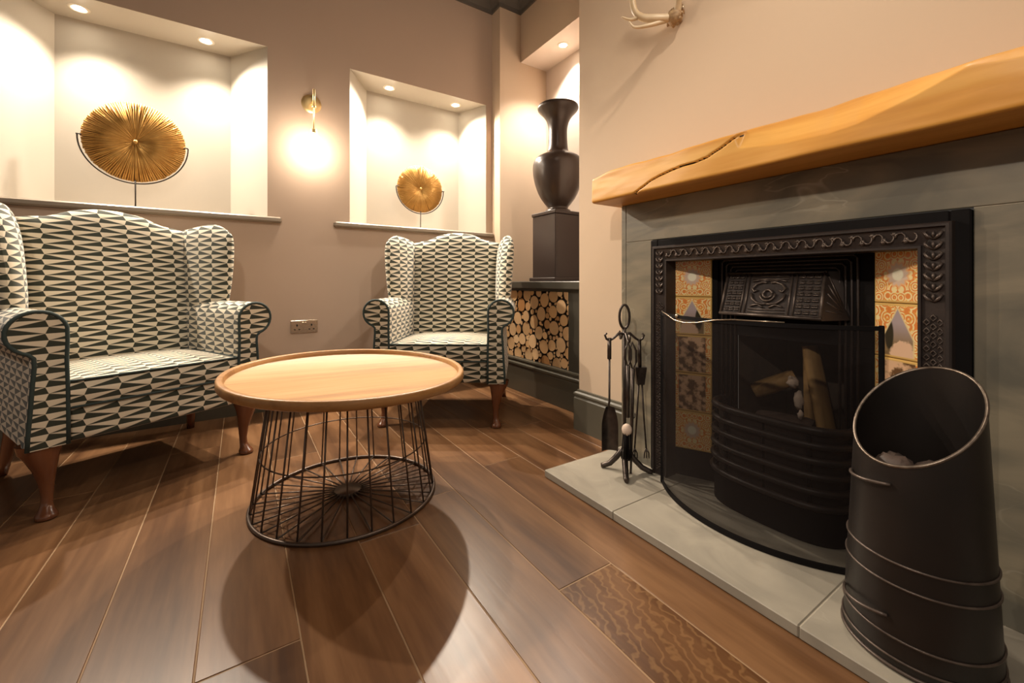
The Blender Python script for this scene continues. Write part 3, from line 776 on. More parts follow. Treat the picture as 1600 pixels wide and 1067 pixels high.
for t in (0, 1):
    q = scr(t, 0); b = MB().box(q[0] - .005, q[0] + .005, q[1] - .006, q[1] + .006, ZS0, ZS1 + .002, .002); b.wbuild('side_post', M['black'], fs)
b = MB().tube([scr(.02, ZS1 + .004, .004), scr(.06, ZS1 + .002, .006), scr(.12, ZS1 - .004, .006), scr(.2, ZS1 - .018, .008), scr(.28, ZS1 - .022, .010), scr(.36, ZS1 - .016, .010), scr(.44, ZS1 - .003, .008), scr(.52, ZS1 + .003, .006), scr(.62, ZS1 + .003, .004), scr(.70, ZS1 + .003, .004)], .0020, 6)
b.ball(scr(.215, ZS1 - .002, .004), .007); tag(b.wbuild('carry_handle', M['socket'], fs), 'thin bright steel wire handle')

# ------------------------------------------------------------------ fire tools
KT = 1.117
TX, TY = 1.215 * KT, 1.080 * KT
def zm(z): return .82 - (.82 - z) * KT
ts = thing('tool_stand', (TX, TY, HZ), 'dark forged iron companion stand with curled hooks and three splayed feet on the hearth', 'tool stand')
MB().tube([(TX, TY, HZ + .04), (TX, TY, zm(.645))], .0065, 8).wbuild('pole', M['tool'], ts)
RV = (math.cos(YAW), -math.sin(YAW)); FV = (math.sin(YAW), math.cos(YAW))
for fr, ff in ((-.095, .02), (-.026, -.125), (.105, -.045)):
    cx_, cy_ = RV[0] * fr + FV[0] * ff, RV[1] * fr + FV[1] * ff
    MB().tube([(TX + cx_ * r, TY + cy_ * r, z) for r, z in ((0, HZ + .085), (.12, HZ + .08), (.35, HZ + .05), (.62, HZ + .022), (.86, HZ + .012), (1.0, HZ + .0105))], [.009, .013, .0125, .012, .011, .009], 8).wbuild('foot', M['tool'], ts)
lp = [(TX + RV[0] * .021 * math.sin(a), TY + RV[1] * .021 * math.sin(a), zm(.690 - .045 * math.cos(a))) for a in [2 * PI * j / 20 for j in range(20)]]
MB().tube(lp, .0055, 7, closed=True).wbuild('ring_handle', M['tool'], ts)
b = MB()
for sg, (rx, ry) in ((-1, RV), (1, RV), (-1, FV), (1, FV)):
    b.tube([(TX + rx * sg * r * KT, TY + ry * sg * r * KT, zm(z)) for r, z in ((0, .625), (.02, .628), (.042, .608), (.056, .600), (.068, .606), (.074, .620), (.066, .628))], [.006, .006, .005, .005, .0048, .0045, .004], 6)
b.wbuild('hook_arms', M['tool'], ts)
# shovel
def tp(r, f, z): r *= KT; f *= KT; return (TX + RV[0] * r + FV[0] * f, TY + RV[1] * r + FV[1] * f, zm(z))
sh = thing('hearth_shovel', tp(-.057, 0, .17), 'small iron hearth shovel hanging on the left hook of the tool stand', 'shovel', group=None)
MB().tube([tp(-.057, 0, .610), tp(-.057, 0, .53)], .0085, 8).wbuild('grip', M['tool'], sh)
MB().tube([tp(-.057, 0, .53), tp(-.057, 0, .37), tp(-.062, -.004, .345)], .0045, 7).wbuild('shaft', M['tool'], sh)
b = MB().grid(lambda u, v: tp(-.058 + (u - .5) * .062 * math.sin(min(1, .35 + v * 1.4) * PI / 2) , -.004 + .014 * (1 - (2 * u - 1) ** 2) - .010, .352 - v * .165), 8, 10)
b.wbuild('blade', M['tool'], sh)
# brush
br = thing('hearth_brush', tp(-.004, -.066, .2), 'hearth brush with pale ferrule hanging at the front of the tool stand', 'brush')
MB().tube([tp(-.004, -.062, .600), tp(-.014, -.062, .575), tp(-.014, -.062, .54), tp(-.004, -.062, .515), tp(.006, -.062, .54), tp(.006, -.062, .575)], .005, 6, closed=True).wbuild('eye', M['tool'], br)
MB().tube([tp(-.004, -.062, .518), tp(-.005, -.062, .33)], .0085, 8).wbuild('shaft', M['tool'], br)
b = MB().ball(tp(-.008, -.062, .285), .021, 12, 8, (1, 1, 1.15)); tag(b.wbuild('ferrule', M['paper'], br), 'pale rounded brush head')
b = MB()
for k in range(60):
    a = random.uniform(0, 2 * PI); r0 = random.uniform(0, .016)
    b.tube([tp(-.008 + r0 * math.cos(a), -.062 + r0 * math.sin(a), .275), tp(-.010 + r0 * 1.4 * math.cos(a), -.062 + r0 * 1.3 * math.sin(a), .175 + random.uniform(0, .012))], .0018, 3)
tag(b.wbuild('bristles', M['black'], br), kind='stuff')
# poker
pk = thing('poker', tp(.014, -.05, .13), 'iron poker with looped handle hanging behind the brush on the tool stand', 'poker')
MB().tube([tp(.016, -.048, .60), tp(.004, -.048, .57), tp(.006, -.048, .53), tp(.018, -.048, .50), tp(.030, -.048, .53), tp(.030, -.048, .57)], .005, 6, closed=True).wbuild('loop_handle', M['tool'], pk)
MB().tube([tp(.017, -.048, .505), tp(.015, -.048, .35), tp(.010, -.048, .12)], [.009, .007, .0045], 8).wbuild('shaft', M['tool'], pk)
MB().tube([tp(.014, -.048, .32), tp(.024, -.048, .325), tp(.026, -.048, .34)], .003, 6).wbuild('spur', M['tool'], pk)
# tongs
tg = thing('coal_tongs', tp(.055, .0, .15), 'iron coal tongs with clawed ends hanging on the right hook of the tool stand', 'tongs')
MB().tube([tp(.056, 0, .605), tp(.058, 0, .50)], .008, 8).wbuild('grip', M['tool'], tg)
b = MB().prism([(-.022, .5), (.022, .5), (.013, .435), (-.013, .435)], lambda a, z: tp(.060 + a, -.010, z), lambda a, z: tp(.060 + a, .012, z)); b.wbuild('hinge_block', M['tool'], tg)
for sg in (-1, 1):
    MB().tube([tp(.060 + sg * .006, 0, .44), tp(.060 + sg * .014, 0, .30), tp(.060 + sg * .022, 0, .19)], .0038, 6).wbuild('leg', M['tool'], tg)
    b = MB()
    for a in (-40, 0, 40): b.tube([tp(.060 + sg * .022, 0, .195), tp(.060 + sg * .022 + .012 * math.sin(rad(a)), -.006, .178), tp(.060 + sg * .022 + .014 * math.sin(rad(a)), -.004, .158)], .003, 5)
    b.wbuild('claw', M['tool'], tg)

# ------------------------------------------------------------------ coal scuttle
SC = Vector((1.240, .275)); H0 = HZ + .001
sc = thing('coal_scuttle', (SC.x, SC.y, HZ), 'tall black metal coal scuttle with slanted open top and raised hoops on the hearth', 'coal scuttle')
def rs(z): t = (z - H0) / .6; return .127 - .027 * min(1, t * 1.0)
def ztop(a, r):
    x, y = r * math.cos(a), r * math.sin(a); return .535 + .86 * x - .24 * y
def zt(a):
    z = .5
    for _ in range(6): z = ztop(a, rs(z))
    return z
def outer(u, v):
    a = 2 * PI * u; z = H0 + v * (zt(a) - H0); return (SC.x + rs(z) * math.cos(a), SC.y + rs(z) * math.sin(a), z)
def inner(u, v):
    a = 2 * PI * u; z = H0 + .01 + v * (zt(a) - H0 - .01); r = rs(z) - .004; return (SC.x + r * math.cos(a), SC.y + r * math.sin(a), z)
b = MB().grid(outer, 64, 24, cu=True).grid(inner, 64, 12, cu=True, flip=True)
b.lathe([(0.001, 0), (rs(H0) - .001, 0)], (SC.x, SC.y, H0), 32)
b.lathe([(0.001, .012), (rs(H0) - .005, .012)], (SC.x, SC.y, H0), 32)
b.wbuild('body', mat('black_enamel_steel', (.009, .007, .006), .40, .05, noise=((7,) * 3, (.017, .012, .010), .25), bump=((25,) * 3, .12)), sc)
rimpts = [(SC.x + (rs(zt(a)) - .001) * math.cos(a), SC.y + (rs(zt(a)) - .001) * math.sin(a), zt(a)) for a in [2 * PI * k / 72 for k in range(72)]]
tag(MB().tube(rimpts, .0034, 7, closed=True).wbuild('rim', mat('worn_rim', (.30, .24, .19), .35, .8, noise=((60,) * 3, (.12, .09, .07), .2)), sc), 'worn bare metal rim')
for z, r in ((.245, .0026), (.200, .0026), (.095, .0026), (.055, .0026), (.036, .004)):
    MB().tube([(SC.x + (rs(z) + .0012) * math.cos(a), SC.y + (rs(z) + .0012) * math.sin(a), z) for a in [2 * PI * k / 64 for k in range(64)]], r, 6, closed=True).wbuild('hoop', M['iron_hi'], sc)
for zc, nm in ((.392, 'front_handle'), (.125, 'lower_handle')):
    b = MB(); pts = []
    for j in range(13):
        t = j / 12; a = rad(172 - 52 * t); bulge = .014 * math.sin(PI * t); z = zc + .008 - .012 * t - .018 * abs(2 * t - 1) ** 3 * 0
        pts.append((SC.x + (rs(z) + .003 + bulge) * math.cos(a), SC.y + (rs(z) + .003 + bulge) * math.sin(a), z))
    b.tube(pts, .0034, 7)
    b.wbuild('handle', M['iron_hi'], sc)
for k, (dx, dy, z, r) in enumerate(((-.040, .028, .418, .034), (.03, -.03, .40, .036), (.04, .045, .395, .032), (-.02, -.06, .39, .026), (-.065, -.03, .39, .022))):
    o = MB().ball((SC.x + dx, SC.y + dy, z), r, 10, 7, (1, 1.1, .75), .35).build('coal_lump', M['coal'])
    tag(o, ['brown topmost lump of fuel showing over the scuttle lip', 'lump of coal in the middle of the scuttle', 'lump of coal at the back of the scuttle', 'small lump of coal at the left inside the scuttle', 'lump of coal low at the right inside the scuttle'][k], 'coal', 'lumps of coal in the scuttle')
o = MB().grid(lambda u, v: (SC.x + v * (rs(.38) - .006) * math.cos(2 * PI * u), SC.y + v * (rs(.38) - .006) * math.sin(2 * PI * u), .372 + .008 * math.sin(9 * u * PI) * v), 32, 6, cu=True).build('coal_heap', M['coal'])
tag(o, 'dark heap of small coal filling the scuttle below its lumps', 'coal', kind='stuff')

# ------------------------------------------------------------------ log unit in the recess
un = thing('log_cabinet', (1.9, 2.3, 0), 'low dark olive built-in cupboard in the recess with a framed panel of sawn log ends', 'cabinet')
UX = 1.775; UY0, UY1 = CY + .003, PY - .003
LY0, LY1, LZ0, LZ1 = 2.045, 2.90, .250, .757
b = MB().box(1.732, RX - .003, UY0, UY1, .775, .826, .004).box(1.732, PX - .003, UY1, YB - .003, .775, .826, .004); b.wbuild('top', M['unit'], un)
b = MB()
for y0, y1, z0, z1 in ((UY0, LY0, .2, .775), (LY0, UY1, LZ1, .775), (LY0, UY1, .2, LZ0), (LY1, UY1, LZ0, LZ1)):
    b.box(UX, UX + .02, y0, y1, z0, z1, .001)
b.box(UX, PX - .003, UY1, YB - .003, 0.001, .775)
b.wbuild('face_frame', M['unit'], un)
b = MB().box(UX + .045, UX + .05, UY0, UY1, 0.001, .775); b.wbuild('back_panel', M['soot'], un)
b = MB(); run(b, [(UX, YB - .03), (UX, UY0)], [(0, 0.001), (.022, 0.001), (.022, .178), (.017, .186), (.018, .194), (.030, .200), (.030, .212), (.016, .219), (.014, .232), (.022, .236), (.020, .246), (0, .248)])
b.wbuild('plinth_moulding', M['trim'], un)
# circle packing
rg = random.Random(11); circ = []
def trial(rmin, rmax, n):
    for _ in range(n):
        y = rg.uniform(LY0 - .01, LY1 + .01); z = rg.uniform(LZ0 + .004, LZ1 - .004)
        d = rmax
        for (cy, cz, cr) in circ:
            d = min(d, math.hypot(y - cy, z - cz) - cr - .0012)
            if d < rmin: break
        if d >= rmin: circ.append((y, z, d))
for lo, hi, n in ((.040, .050, 500), (.033, .042, 900), (.026, .035, 1500), (.020, .028, 3000), (.014, .022, 6000), (.008, .015, 9000)):
    trial(lo, hi, n)
for (y, z, r) in circ:
    n = 16; ph = rg.uniform(0, 6); xo = UX + rg.uniform(-.004, .010); b = MB(); ring = []; uvs = []
    for k in range(n):
        a = 2 * PI * k / n; q = r * (.98 + .035 * math.sin(2 * a + ph) + .02 * math.sin(3 * a + 2 * ph))
        yy = max(LY0 + .001, min(LY1 - .001, y + q * math.cos(a))); zz = max(LZ0 + .001, min(LZ1 - .001, z + q * math.sin(a)))
        ring.append((yy, zz)); uvs.append((math.cos(a), math.sin(a)))
    vals = [(xo, p[0], p[1]) for p in ring]; back = [(UX + .044, p[0], p[1]) for p in ring]
    b.quad(vals[::-1], uvs[::-1])
    for k in range(n):
        k2 = (k + 1) % n; b.quad([vals[k], vals[k2], back[k2], back[k]], [(1, 0)] * 4)
    o = b.wbuild('log_slice', M['slice'], un); o.data.materials.append(M['bark'])
    for pp in list(o.data.polygons)[1:]: pp.material_index = 1

# plinth and urn
pl = thing('plinth', (1.935, 2.345, .826), 'square dark brown display plinth on the recess cupboard under the urn', 'plinth')
MB().box(1.803, 2.067, 2.213, 2.477, .852, 1.296, .004).wbuild('shaft', M['plinth'], pl)
MB().box(1.785, 2.085, 2.195, 2.495, .827, .853, .004).wbuild('base', M['plinth'], pl)
MB().box(1.797, 2.073, 2.207, 2.483, 1.296, 1.320, .004).wbuild('cap', M['plinth'], pl)
ur = thing('urn', (1.935, 2.345, 1.32), 'tall dark bronze urn with flared rim standing on the plinth in the recess', 'vase')
prof = [(.001, 0), (.092, 0), (.094, .012), (.088, .022), (.074, .030), (.076, .045), (.100, .075), (.133, .125), (.160, .190), (.177, .260), (.183, .320), (.178, .365), (.160, .398), (.128, .418), (.095, .432), (.080, .445), (.072, .475), (.068, .530), (.067, .590), (.072, .635), (.085, .675), (.108, .710), (.132, .735), (.146, .752), (.149, .765), (.146, .775), (.132, .772), (.10, .73), (.06, .66), (.055, .5)]
def smoothprof(p, k=4):
    out = []
    for i in range(len(p) - 1):
        p0 = p[max(0, i - 1)]; p1 = p[i]; p2 = p[i + 1]; p3 = p[min(len(p) - 1, i + 2)]
        for j in range(k):
            t = j / k; out.append(tuple(.5 * ((2 * p1[a]) + (-p0[a] + p2[a]) * t + (2 * p0[a] - 5 * p1[a] + 4 * p2[a] - p3[a]) * t * t + (-p0[a] + 3 * p1[a] - 3 * p2[a] + p3[a]) * t ** 3) for a in (0, 1)))
    return out + [p[-1]]
MB().lathe([(.001, 0)] + smoothprof(prof[1:], 3), (0, 0, 0.0005), 64).build('body', M['bronze'], ur)
MB().tube([(.0835 * math.cos(a), .0835 * math.sin(a), .434) for a in [2 * PI * k / 48 for k in range(48)]], .005, 6, closed=True).build('neck_ring', M['bronze'], ur)

# ------------------------------------------------------------------ lamps, socket
gl = ['first', 'second']
labs = ['small round downlight in the left end of the large alcove ceiling', 'small round downlight in the right end of the large alcove ceiling',
        'small round downlight in the left end of the smaller alcove ceiling', 'small round downlight in the right end of the smaller alcove ceiling',
        'small round downlight in the soffit above the dark urn']
grp = ['downlights of the large alcove'] * 2 + ['downlights of the smaller alcove'] * 2 + [None]
for k, p in enumerate(DL + [(2.152, 2.543, SOF)]):
    t = thing('downlight', (p[0], p[1], p[2]), labs[k], 'downlight', group=grp[k])
    MB().lathe([(.030, -.0005), (.030, -.006), (.044, -.005), (.047, -.0005)], (0, 0, 0), 32).build('bezel', M['ringtrim'], t)
    MB().lathe([(.001, -.002), (.030, -.002)], (0, 0, 0), 24).build('lens', M['downlight'], t)
wl = thing('wall_light', (.402, YB, 2.02), 'brass wall light with round backplate and glowing opal globe between the alcoves', 'wall light')
b = MB(); Mx = Matrix.Translation((.402, YB - .001, 2.02)) @ Matrix.Rotation(rad(90), 4, 'X')
b.lathe([(.001, .016), (.02, .016), (.045, .012), (.056, .006), (.062, 0)], (0, 0, 0), 36); b.xform(Mx); b.wbuild('backplate', M['brass'], wl)
b = MB().tube([(.402, YB - .012, 2.02), (.402, YB - .05, 2.02), (.402, YB - .12, 2.0), (.398, YB - .15, 1.965)], .006, 8).tube([(.398, YB - .15, 2.06), (.398, YB - .15, 1.94)], .007, 10).ball((.398, YB - .15, 1.945), .012)
b.wbuild('arm', M['brass'], wl)
MB().tube([(.398, YB - .15, 1.94), (.396, YB - .15, 1.79)], .004, 6).wbuild('stem', M['brass'], wl)
MB().lathe([(.001, .028), (.018, .026), (.022, .0)], (.396, YB - .15, 1.775), 20).wbuild('lamp_holder', M['brass'], wl)
tag(MB().ball((.396, YB - .15, 1.705), .062, 28, 18).wbuild('globe', M['globe'], wl), 'glowing opal glass globe')
so = thing('wall_socket', (.358, YB, .525), 'antique steel double wall socket low on the wall between the armchairs', 'socket')
MB().box(.277, .440, YB - .010, YB - .001, .482, .568, .003).wbuild('plate', M['socket'], so)
b = MB()
for cx in (.315, .402):
    b.box(cx - .004, cx + .004, YB - .0112, YB - .009, .528, .542)
    for sx in (-.013, .013): b.box(cx + sx - .0045, cx + sx + .0045, YB - .0112, YB - .009, .504, .511)
b.wbuild('pin_holes', M['hole'], so)
for cx in (.349, .368): MB().box(cx - .006, cx + .006, YB - .014, YB - .009, .536, .556, .002).wbuild('rocker', M['socket'], so)

# antler wall light above the mantel
al = thing('antler_wall_light', (XC, 1.106, 1.97), 'antler wall light with brown burr and pale curved tines above the mantel', 'wall light')
P0 = Vector((1.555, 1.106, 1.955))
b = MB().ball(tuple(P0), .034, 16, 10, (.9, 1, 1), .25)
for k in range(10):
    a = 2 * PI * k / 10; b.ball((1.556 + .006 * math.sin(a * 3), 1.106 + .034 * math.cos(a), 1.955 + .034 * math.sin(a)), .008, 7, 5, (1, 1, 1), .3)
b.ball((1.574, 1.106, 1.955), .028, 12, 8, (.4, 1, 1)); b.wbuild('burr', M['burr'], al)
def tine(pts, rs_): MB().tube(smooth3(pts), lerp_r(rs_, len(smooth3(pts))), 10).wbuild('tine', M['antler'], al)
def smooth3(p, k=5):
    out = []
    for i in range(len(p) - 1):
        p0, p1, p2, p3 = [Vector(p[max(0, min(len(p) - 1, i + d))]) for d in (-1, 0, 1, 2)]
        for j in range(k):
            t = j / k; out.append(.5 * ((2 * p1) + (p2 - p0) * t + (2 * p0 - 5 * p1 + 4 * p2 - p3) * t * t + (-p0 + 3 * p1 - 3 * p2 + p3) * t ** 3))
    return out + [Vector(p[-1])]
def lerp_r(r, n): return [r[0] + (r[1] - r[0]) * i / (n - 1) for i in range(n)]
tine([(1.55, 1.12, 1.955), (1.50, 1.155, 1.955), (1.46, 1.20, 1.97), (1.44, 1.225, 2.01), (1.43, 1.225, 2.08), (1.42, 1.20, 2.20)], (.019, .010))
tine([(1.455, 1.205, 1.975), (1.43, 1.235, 1.968), (1.40, 1.262, 1.985)], (.010, .003))
tine([(1.53, 1.135, 1.945), (1.47, 1.175, 1.925), (1.43, 1.215, 1.925), (1.41, 1.228, 1.95)], (.011, .003))
tine([(1.55, 1.09, 1.965), (1.52, 1.06, 2.02), (1.47, 1.04, 2.10), (1.43, 1.05, 2.22)], (.016, .008))
tine([(1.43, 1.225, 2.085), (1.40, 1.27, 2.09), (1.37, 1.32, 2.12)], (.010, .003))
MB().tube([(1.572, 1.07, 1.955), (1.555, 1.065, 1.975), (1.56, 1.07, 1.99)], .003, 6).ball((1.56, 1.072, 1.992), .006).wbuild('bracket', M['socket'], al)

# ------------------------------------------------------------------ sunburst discs on stands
def disc(cx, cz, R_, y, label, seed, stem_z):
    t = thing('sunburst_disc', (cx, y, stem_z), label, 'ornament', group='gold sunburst discs in the alcoves')
    rr = random.Random(seed); b = MB(); n = 120
    for k in range(n):
        a = 2 * PI * k / n + rr.uniform(-.008, .008); ro = R_ * rr.uniform(.985, 1.0)
        b.tube([(cx + .012 * math.cos(a), y - .003 + rr.uniform(-.003, .003), cz + .012 * math.sin(a)), (cx + ro * .5 * math.cos(a), y + rr.uniform(-.002, .003), cz + ro * .5 * math.sin(a)), (cx + ro * math.cos(a), y + .006 + rr.uniform(-.003, .003), cz + ro * math.sin(a))], [.0020, R_ * PI / n * .80, R_ * 2 * PI / n * .50], 4)
    tag(b.wbuild('spokes', M['gold'], t), 'gilded rods radiating from the centre', kind='stuff')
    b = MB(); q = Matrix.Translation((cx, y + .016, cz)) @ Matrix.Rotation(rad(90), 4, 'X')
    b.lathe([(.001, .002), (R_ * .975, 0), (R_ * .975, -.004), (.001, -.004)], (0, 0, 0), 48); b.xform(q); b.wbuild('backing', mat('amber_back', (.16, .07, .015), .6, .2), t)
    MB().ball((cx, y - .006, cz), .012, 10, 6, (1, .5, 1)).wbuild('boss', M['gold'], t)
    Rs = R_ * 1.045; pts = [(cx + Rs * math.cos(a), y, cz + Rs * math.sin(a)) for a in [PI + PI * j / 40 for j in range(41)]]
    pts = [(cx - Rs + .02, y - .014, cz)] + [(cx - Rs, y - .014, cz)] + pts + [(cx + Rs, y - .014, cz), (cx + Rs - .02, y - .014, cz)]
    MB().tube(pts, .0038, 6).wbuild('cradle', M['stand'], t)
    MB().tube([(cx, y - .006, cz - Rs + .02), (cx, y, stem_z + .006)], .0035, 6).wbuild('stem', M['stand'], t)
    MB().box(cx - .05, cx + .05, y - .03, y + .03, stem_z, stem_z + .007, .002).wbuild('foot', M['stand'], t)
disc(-.505, 1.63, .23, 3.20, 'larger round gold sunburst disc on thin black stand in the left alcove', 4, NZ0 + .0125)
disc(1.215, 1.57, .19, 3.20, 'smaller round gold sunburst disc on thin black stand in the right alcove', 9, NZ0 + .0125)

# ------------------------------------------------------------------ coffee table
ct = thing('coffee_table', (.354, 1.695, 0), 'round oak tray-top coffee table on a dark wire basket base', 'table')
tcx, tcy, RT = .361, 1.686, .4313
tilt = Matrix.Translation((tcx, tcy, .487)) @ Matrix(((1, 0, 0, 0), (0, 1, 0, 0), (-.025, .03, 1, 0), (0, 0, 0, 1)))
b = MB().lathe([(.001, -.020), (RT - .026, -.020), (RT - .024, -.018)], n=96); b.xform(tilt); b.wbuild('tray', M['tray'], ct)
b = MB().lathe([(.001, -.034), (RT - .012, -.034), (RT - .004, -.031), (RT, -.025), (RT, -.005), (RT - .003, -.001), (RT - .006, 0), (RT - .018, 0), (RT - .021, -.002), (RT - .024, -.018), (RT - .025, -.021)], n=96); b.xform(tilt); b.wbuild('rim', M['rim'], ct)
BC = (.351, 1.70); RB, RTT, ZT = .326, .262, .452
NW = 27
def wr_(k, z): a = 2 * PI * (k + .35) / NW; r = RB + (RTT - RB) * z / ZT; return (BC[0] + r * math.cos(a), BC[1] + r * math.sin(a), z)
for k in range(NW): 
    zt_ = .452 - .025 * (wr_(k, .45)[0] - tcx) + .03 * (wr_(k, .45)[1] - tcy)
    MB().tube([wr_(k, .008), wr_(k, zt_)], .0030, 6).wbuild('wire', M['wire'], ct)
def ring(z, R_, r): return MB().tube([(BC[0] + R_ * math.cos(a), BC[1] + R_ * math.sin(a), z) for a in [2 * PI * j / 96 for j in range(96)]], r, 8, closed=True)
ring(.007, RB + .002, .0065).wbuild('base_ring', M['wire'], ct)
ring(.20, RB + (RTT - RB) * .20 / ZT - .003, .0025).wbuild('middle_ring', M['wire'], ct)
ring(.425, RB + (RTT - RB) * .425 / ZT - .002, .003).wbuild('top_ring', M['wire'], ct)
for k in range(NW):
    a = 2 * PI * (k + .35) / NW
    MB().tube([(BC[0] + .04 * math.cos(a), BC[1] + .04 * math.sin(a), .016), (BC[0] + RB * math.cos(a), BC[1] + RB * math.sin(a), .010)], .0030, 6).wbuild('spoke', M['wire'], ct)
MB().lathe([(.001, .004), (.048, .004), (.050, .007), (.050, .017), (.048, .020), (.001, .020)], (BC[0], BC[1], 0), 32).wbuild('hub', M['wire'], ct)

# ------------------------------------------------------------------ wing chairs
def supe(t, p=2.6): return max(0.0, 1 - abs(t) ** p) ** (1 / 2.2)
def densify(t): return math.sin((t * 2 - 1) * PI / 2)
def slab(b, P, thick, na=28, nb=28, uvf=None, p=6, nrm=None, sided=False):
    """closed pillow: P(a,b)->centre point (a,b in -1..1), thick(a,b)->half thickness along nrm(a,b)"""
    for sg in (1, -1):
        def fn(u, v):
            a, c = densify(u), densify(v); q = Vector(P(a, c)); n = Vector(nrm(a, c)); h = thick(a, c) * supe(a, p) * supe(c, p)
            return q + n * h * sg
        def uf(u, v): return uvf(Vector(fn(u, v)), densify(u), densify(v), sg) if sided else uvf(Vector(fn(u, v)), densify(u), densify(v))
        b.grid(fn, na, nb, uvf=uf, flip=(sg < 0))
    return b
def armprof():
    pts = [(.277, .25), (.277, .35), (.277, .45), (.277, .55), (.277, .62)]
    for k in range(1, 20):
        a = rad(180 - k * 13.2); pts.append((.352 + .075 * math.cos(a), .650 + .075 * math.sin(a)))
    pts += [(.364, .565), (.362, .53), (.364, .47), (.368, .38), (.373, .30), (.375, .25)]
    return pts
AP = armprof()
def topz(x):
    ax = abs(x); 
    if ax < .09: return 1.176 - .012 * (ax / .09) ** 2
    if ax < .235: t = (ax - .09) / .145; return 1.164 - .048 * (3 * t * t - 2 * t ** 3)
    return 1.116 - .012 * (ax - .235) / .07
def make_chair(label, loc, rz):
    t = thing('wing_armchair', loc, label, 'armchair', rz, 'pair of patterned wing armchairs')
    # backrest
    def bp(a, c):
        hw = .300 + .006 * c; x = a * hw; z0 = .40; z1 = topz(x); z = z0 + (c * .5 + .5) * (z1 - z0)
        return (x, .565 + .17 * (z - .45) + .0 * a, z)
    def bth(a, c): return .062 + .016 * (1 - a * a) * (1 - (c * .8) ** 2)
    b = MB(); slab(b, bp, bth, 36, 40, uvf=lambda q, a, c: (q.x, q.z), p=8, nrm=lambda a, c: (0, -.985, .17))
    o = fixn(b.build('backrest', M['fabric'], t))
    # rear body below
    b = MB().box(-.355, .355, .06, .64, .245, .40, .012); b.build('seat_base', M['lining'], t)
    # front rail
    def railbox(b, x0, x1, y0, y1, z0, z1, r, crown=0):
        def P(a, c): return ((x0 + x1) / 2 + a * (x1 - x0) / 2, (y0 + y1) / 2, (z0 + z1) / 2 + c * (z1 - z0) / 2)
        return slab(b, P, lambda a, c: (y1 - y0) / 2, 24, 14, uvf=lambda q, a, c: (q.x, q.z), p=14, nrm=lambda a, c: (0, -1, 0))
    b = MB(); railbox(b, -.281, .281, .008, .06, .25, .374, .01); fixn(b.build('front_rail', M['fabric'], t))
    # cushion
    def cb(u, v):   # superellipsoid box
        pass
    b = MB(); cx0, cx1, cy0, cy1, cz0, cz1 = -.274, .274, .004, .525, .372, .468
    n = 20
    rx = .018
    def crown(x, y): s_ = (x / .274); q = (y - .264) / .26; return .022 * (1 - s_ ** 4) * (1 - q ** 4)
    def top(u, v):
        x = cx0 + u * (cx1 - cx0); y = cy0 + v * (cy1 - cy0); return (x, y, cz1 + crown(x, y))
    b.grid(top, n, n, uvf=lambda u, v: (cx0 + u * .548, cy0 + v * .52 + .46))
    def bot(u, v): return (cx0 + u * (cx1 - cx0), cy0 + v * (cy1 - cy0), cz0)
    b.grid(bot, n, n, flip=True)
    def per(u, v):
        k = u * 4; s_ = int(min(3, k)); f = k - s_
        cs = [(cx0, cy0), (cx1, cy0), (cx1, cy1), (cx0, cy1), (cx0, cy0)]; x = cs[s_][0] + (cs[s_ + 1][0] - cs[s_][0]) * f; y = cs[s_][1] + (cs[s_ + 1][1] - cs[s_][1]) * f
        bl = .010 * math.sin(PI * v); dx = (-bl if s_ == 3 else bl if s_ == 1 else 0); dy = (-bl if s_ == 0 else bl if s_ == 2 else 0)
        return (x + dx, y + dy, cz0 + v * (cz1 - cz0))
    b.grid(per, 80, 6, uvf=lambda u, v: ((u * 4 * .548 + cx0) if u <= .2501 else u * 2.2, cz0 + v * .096))
    cu = b.build('seat_cushion', M['fabric'], t)
    for z in (cz0 + .003, cz1 + .001):
        MB().tube([(cx0, cy1 - .05, z), (cx0 - .001, cy0 + .006, z), (cx0 + .008, cy0 - .004, z), (cx1 - .008, cy0 - .004, z), (cx1 + .001, cy0 + .006, z), (cx1, cy1 - .05, z)], .0042, 6).build('piping', M['piping'], cu)
    # arms
    for sg in (-1, 1):
        ln = [0]
        for (a, c), (d, e) in zip(AP, AP[1:]): ln.append(ln[-1] + math.hypot(d - a, e - c))
        n = len(AP) - 1; Ltot = ln[-1]; b = MB(); D = .60
        def ap(u, v, sg=sg):
            x, z = AP[int(round(v * n))]; y = u * D; k = 0
            e = .012
            if y < e: k = (e - math.sqrt(max(0, e * e - (e - y) ** 2)))
            cx, cz = .33, .55
            dx, dz = x - cx, z - cz; l = math.hypot(dx, dz)
            return (sg * (x - dx / l * k), y, z - (dz / l * k if z > .27 else 0))
        us = [0, .002, .005, .010, .02] + [.06 * k for k in range(1, 11)]
        us = [u / .6 for u in us]; nn = len(us) - 1
        b.grid(lambda u, v: ap(us[int(round(u * nn))], v), nn, n, uvf=lambda u, v: (us[int(round(u * nn))] * D, ln[int(round(v * n))] + .02), flip=(sg < 0))
        fr = [ap(0, k / n) for k in range(n + 1)]
        # front panel: strips between inner and outer outline
        m = len(fr); cpt = []
        b.quad([(p[0], p[1], p[2]) for p in (fr if sg > 0 else fr[::-1])], [(p[0] + .046 * 0, p[2]) for p in (fr if sg > 0 else fr[::-1])])
        bk = [ap(1, k / n) for k in range(n + 1)]; b.quad(bk[::-1] if sg > 0 else bk, [(p[0], p[2]) for p in (bk[::-1] if sg > 0 else bk)])
        b.quad([ap(0, 0), ap(1, 0), ap(1, 1), ap(0, 1)])
        o = fixn(b.build('arm', M['fabric'], t))
        fr2 = [(sg * (x - (x - .33) / math.hypot(x - .33, z - .55) * .005), .001, z - ((z - .55) / math.hypot(x - .33, z - .55) * .005 if z > .27 else 0)) for x, z in AP]
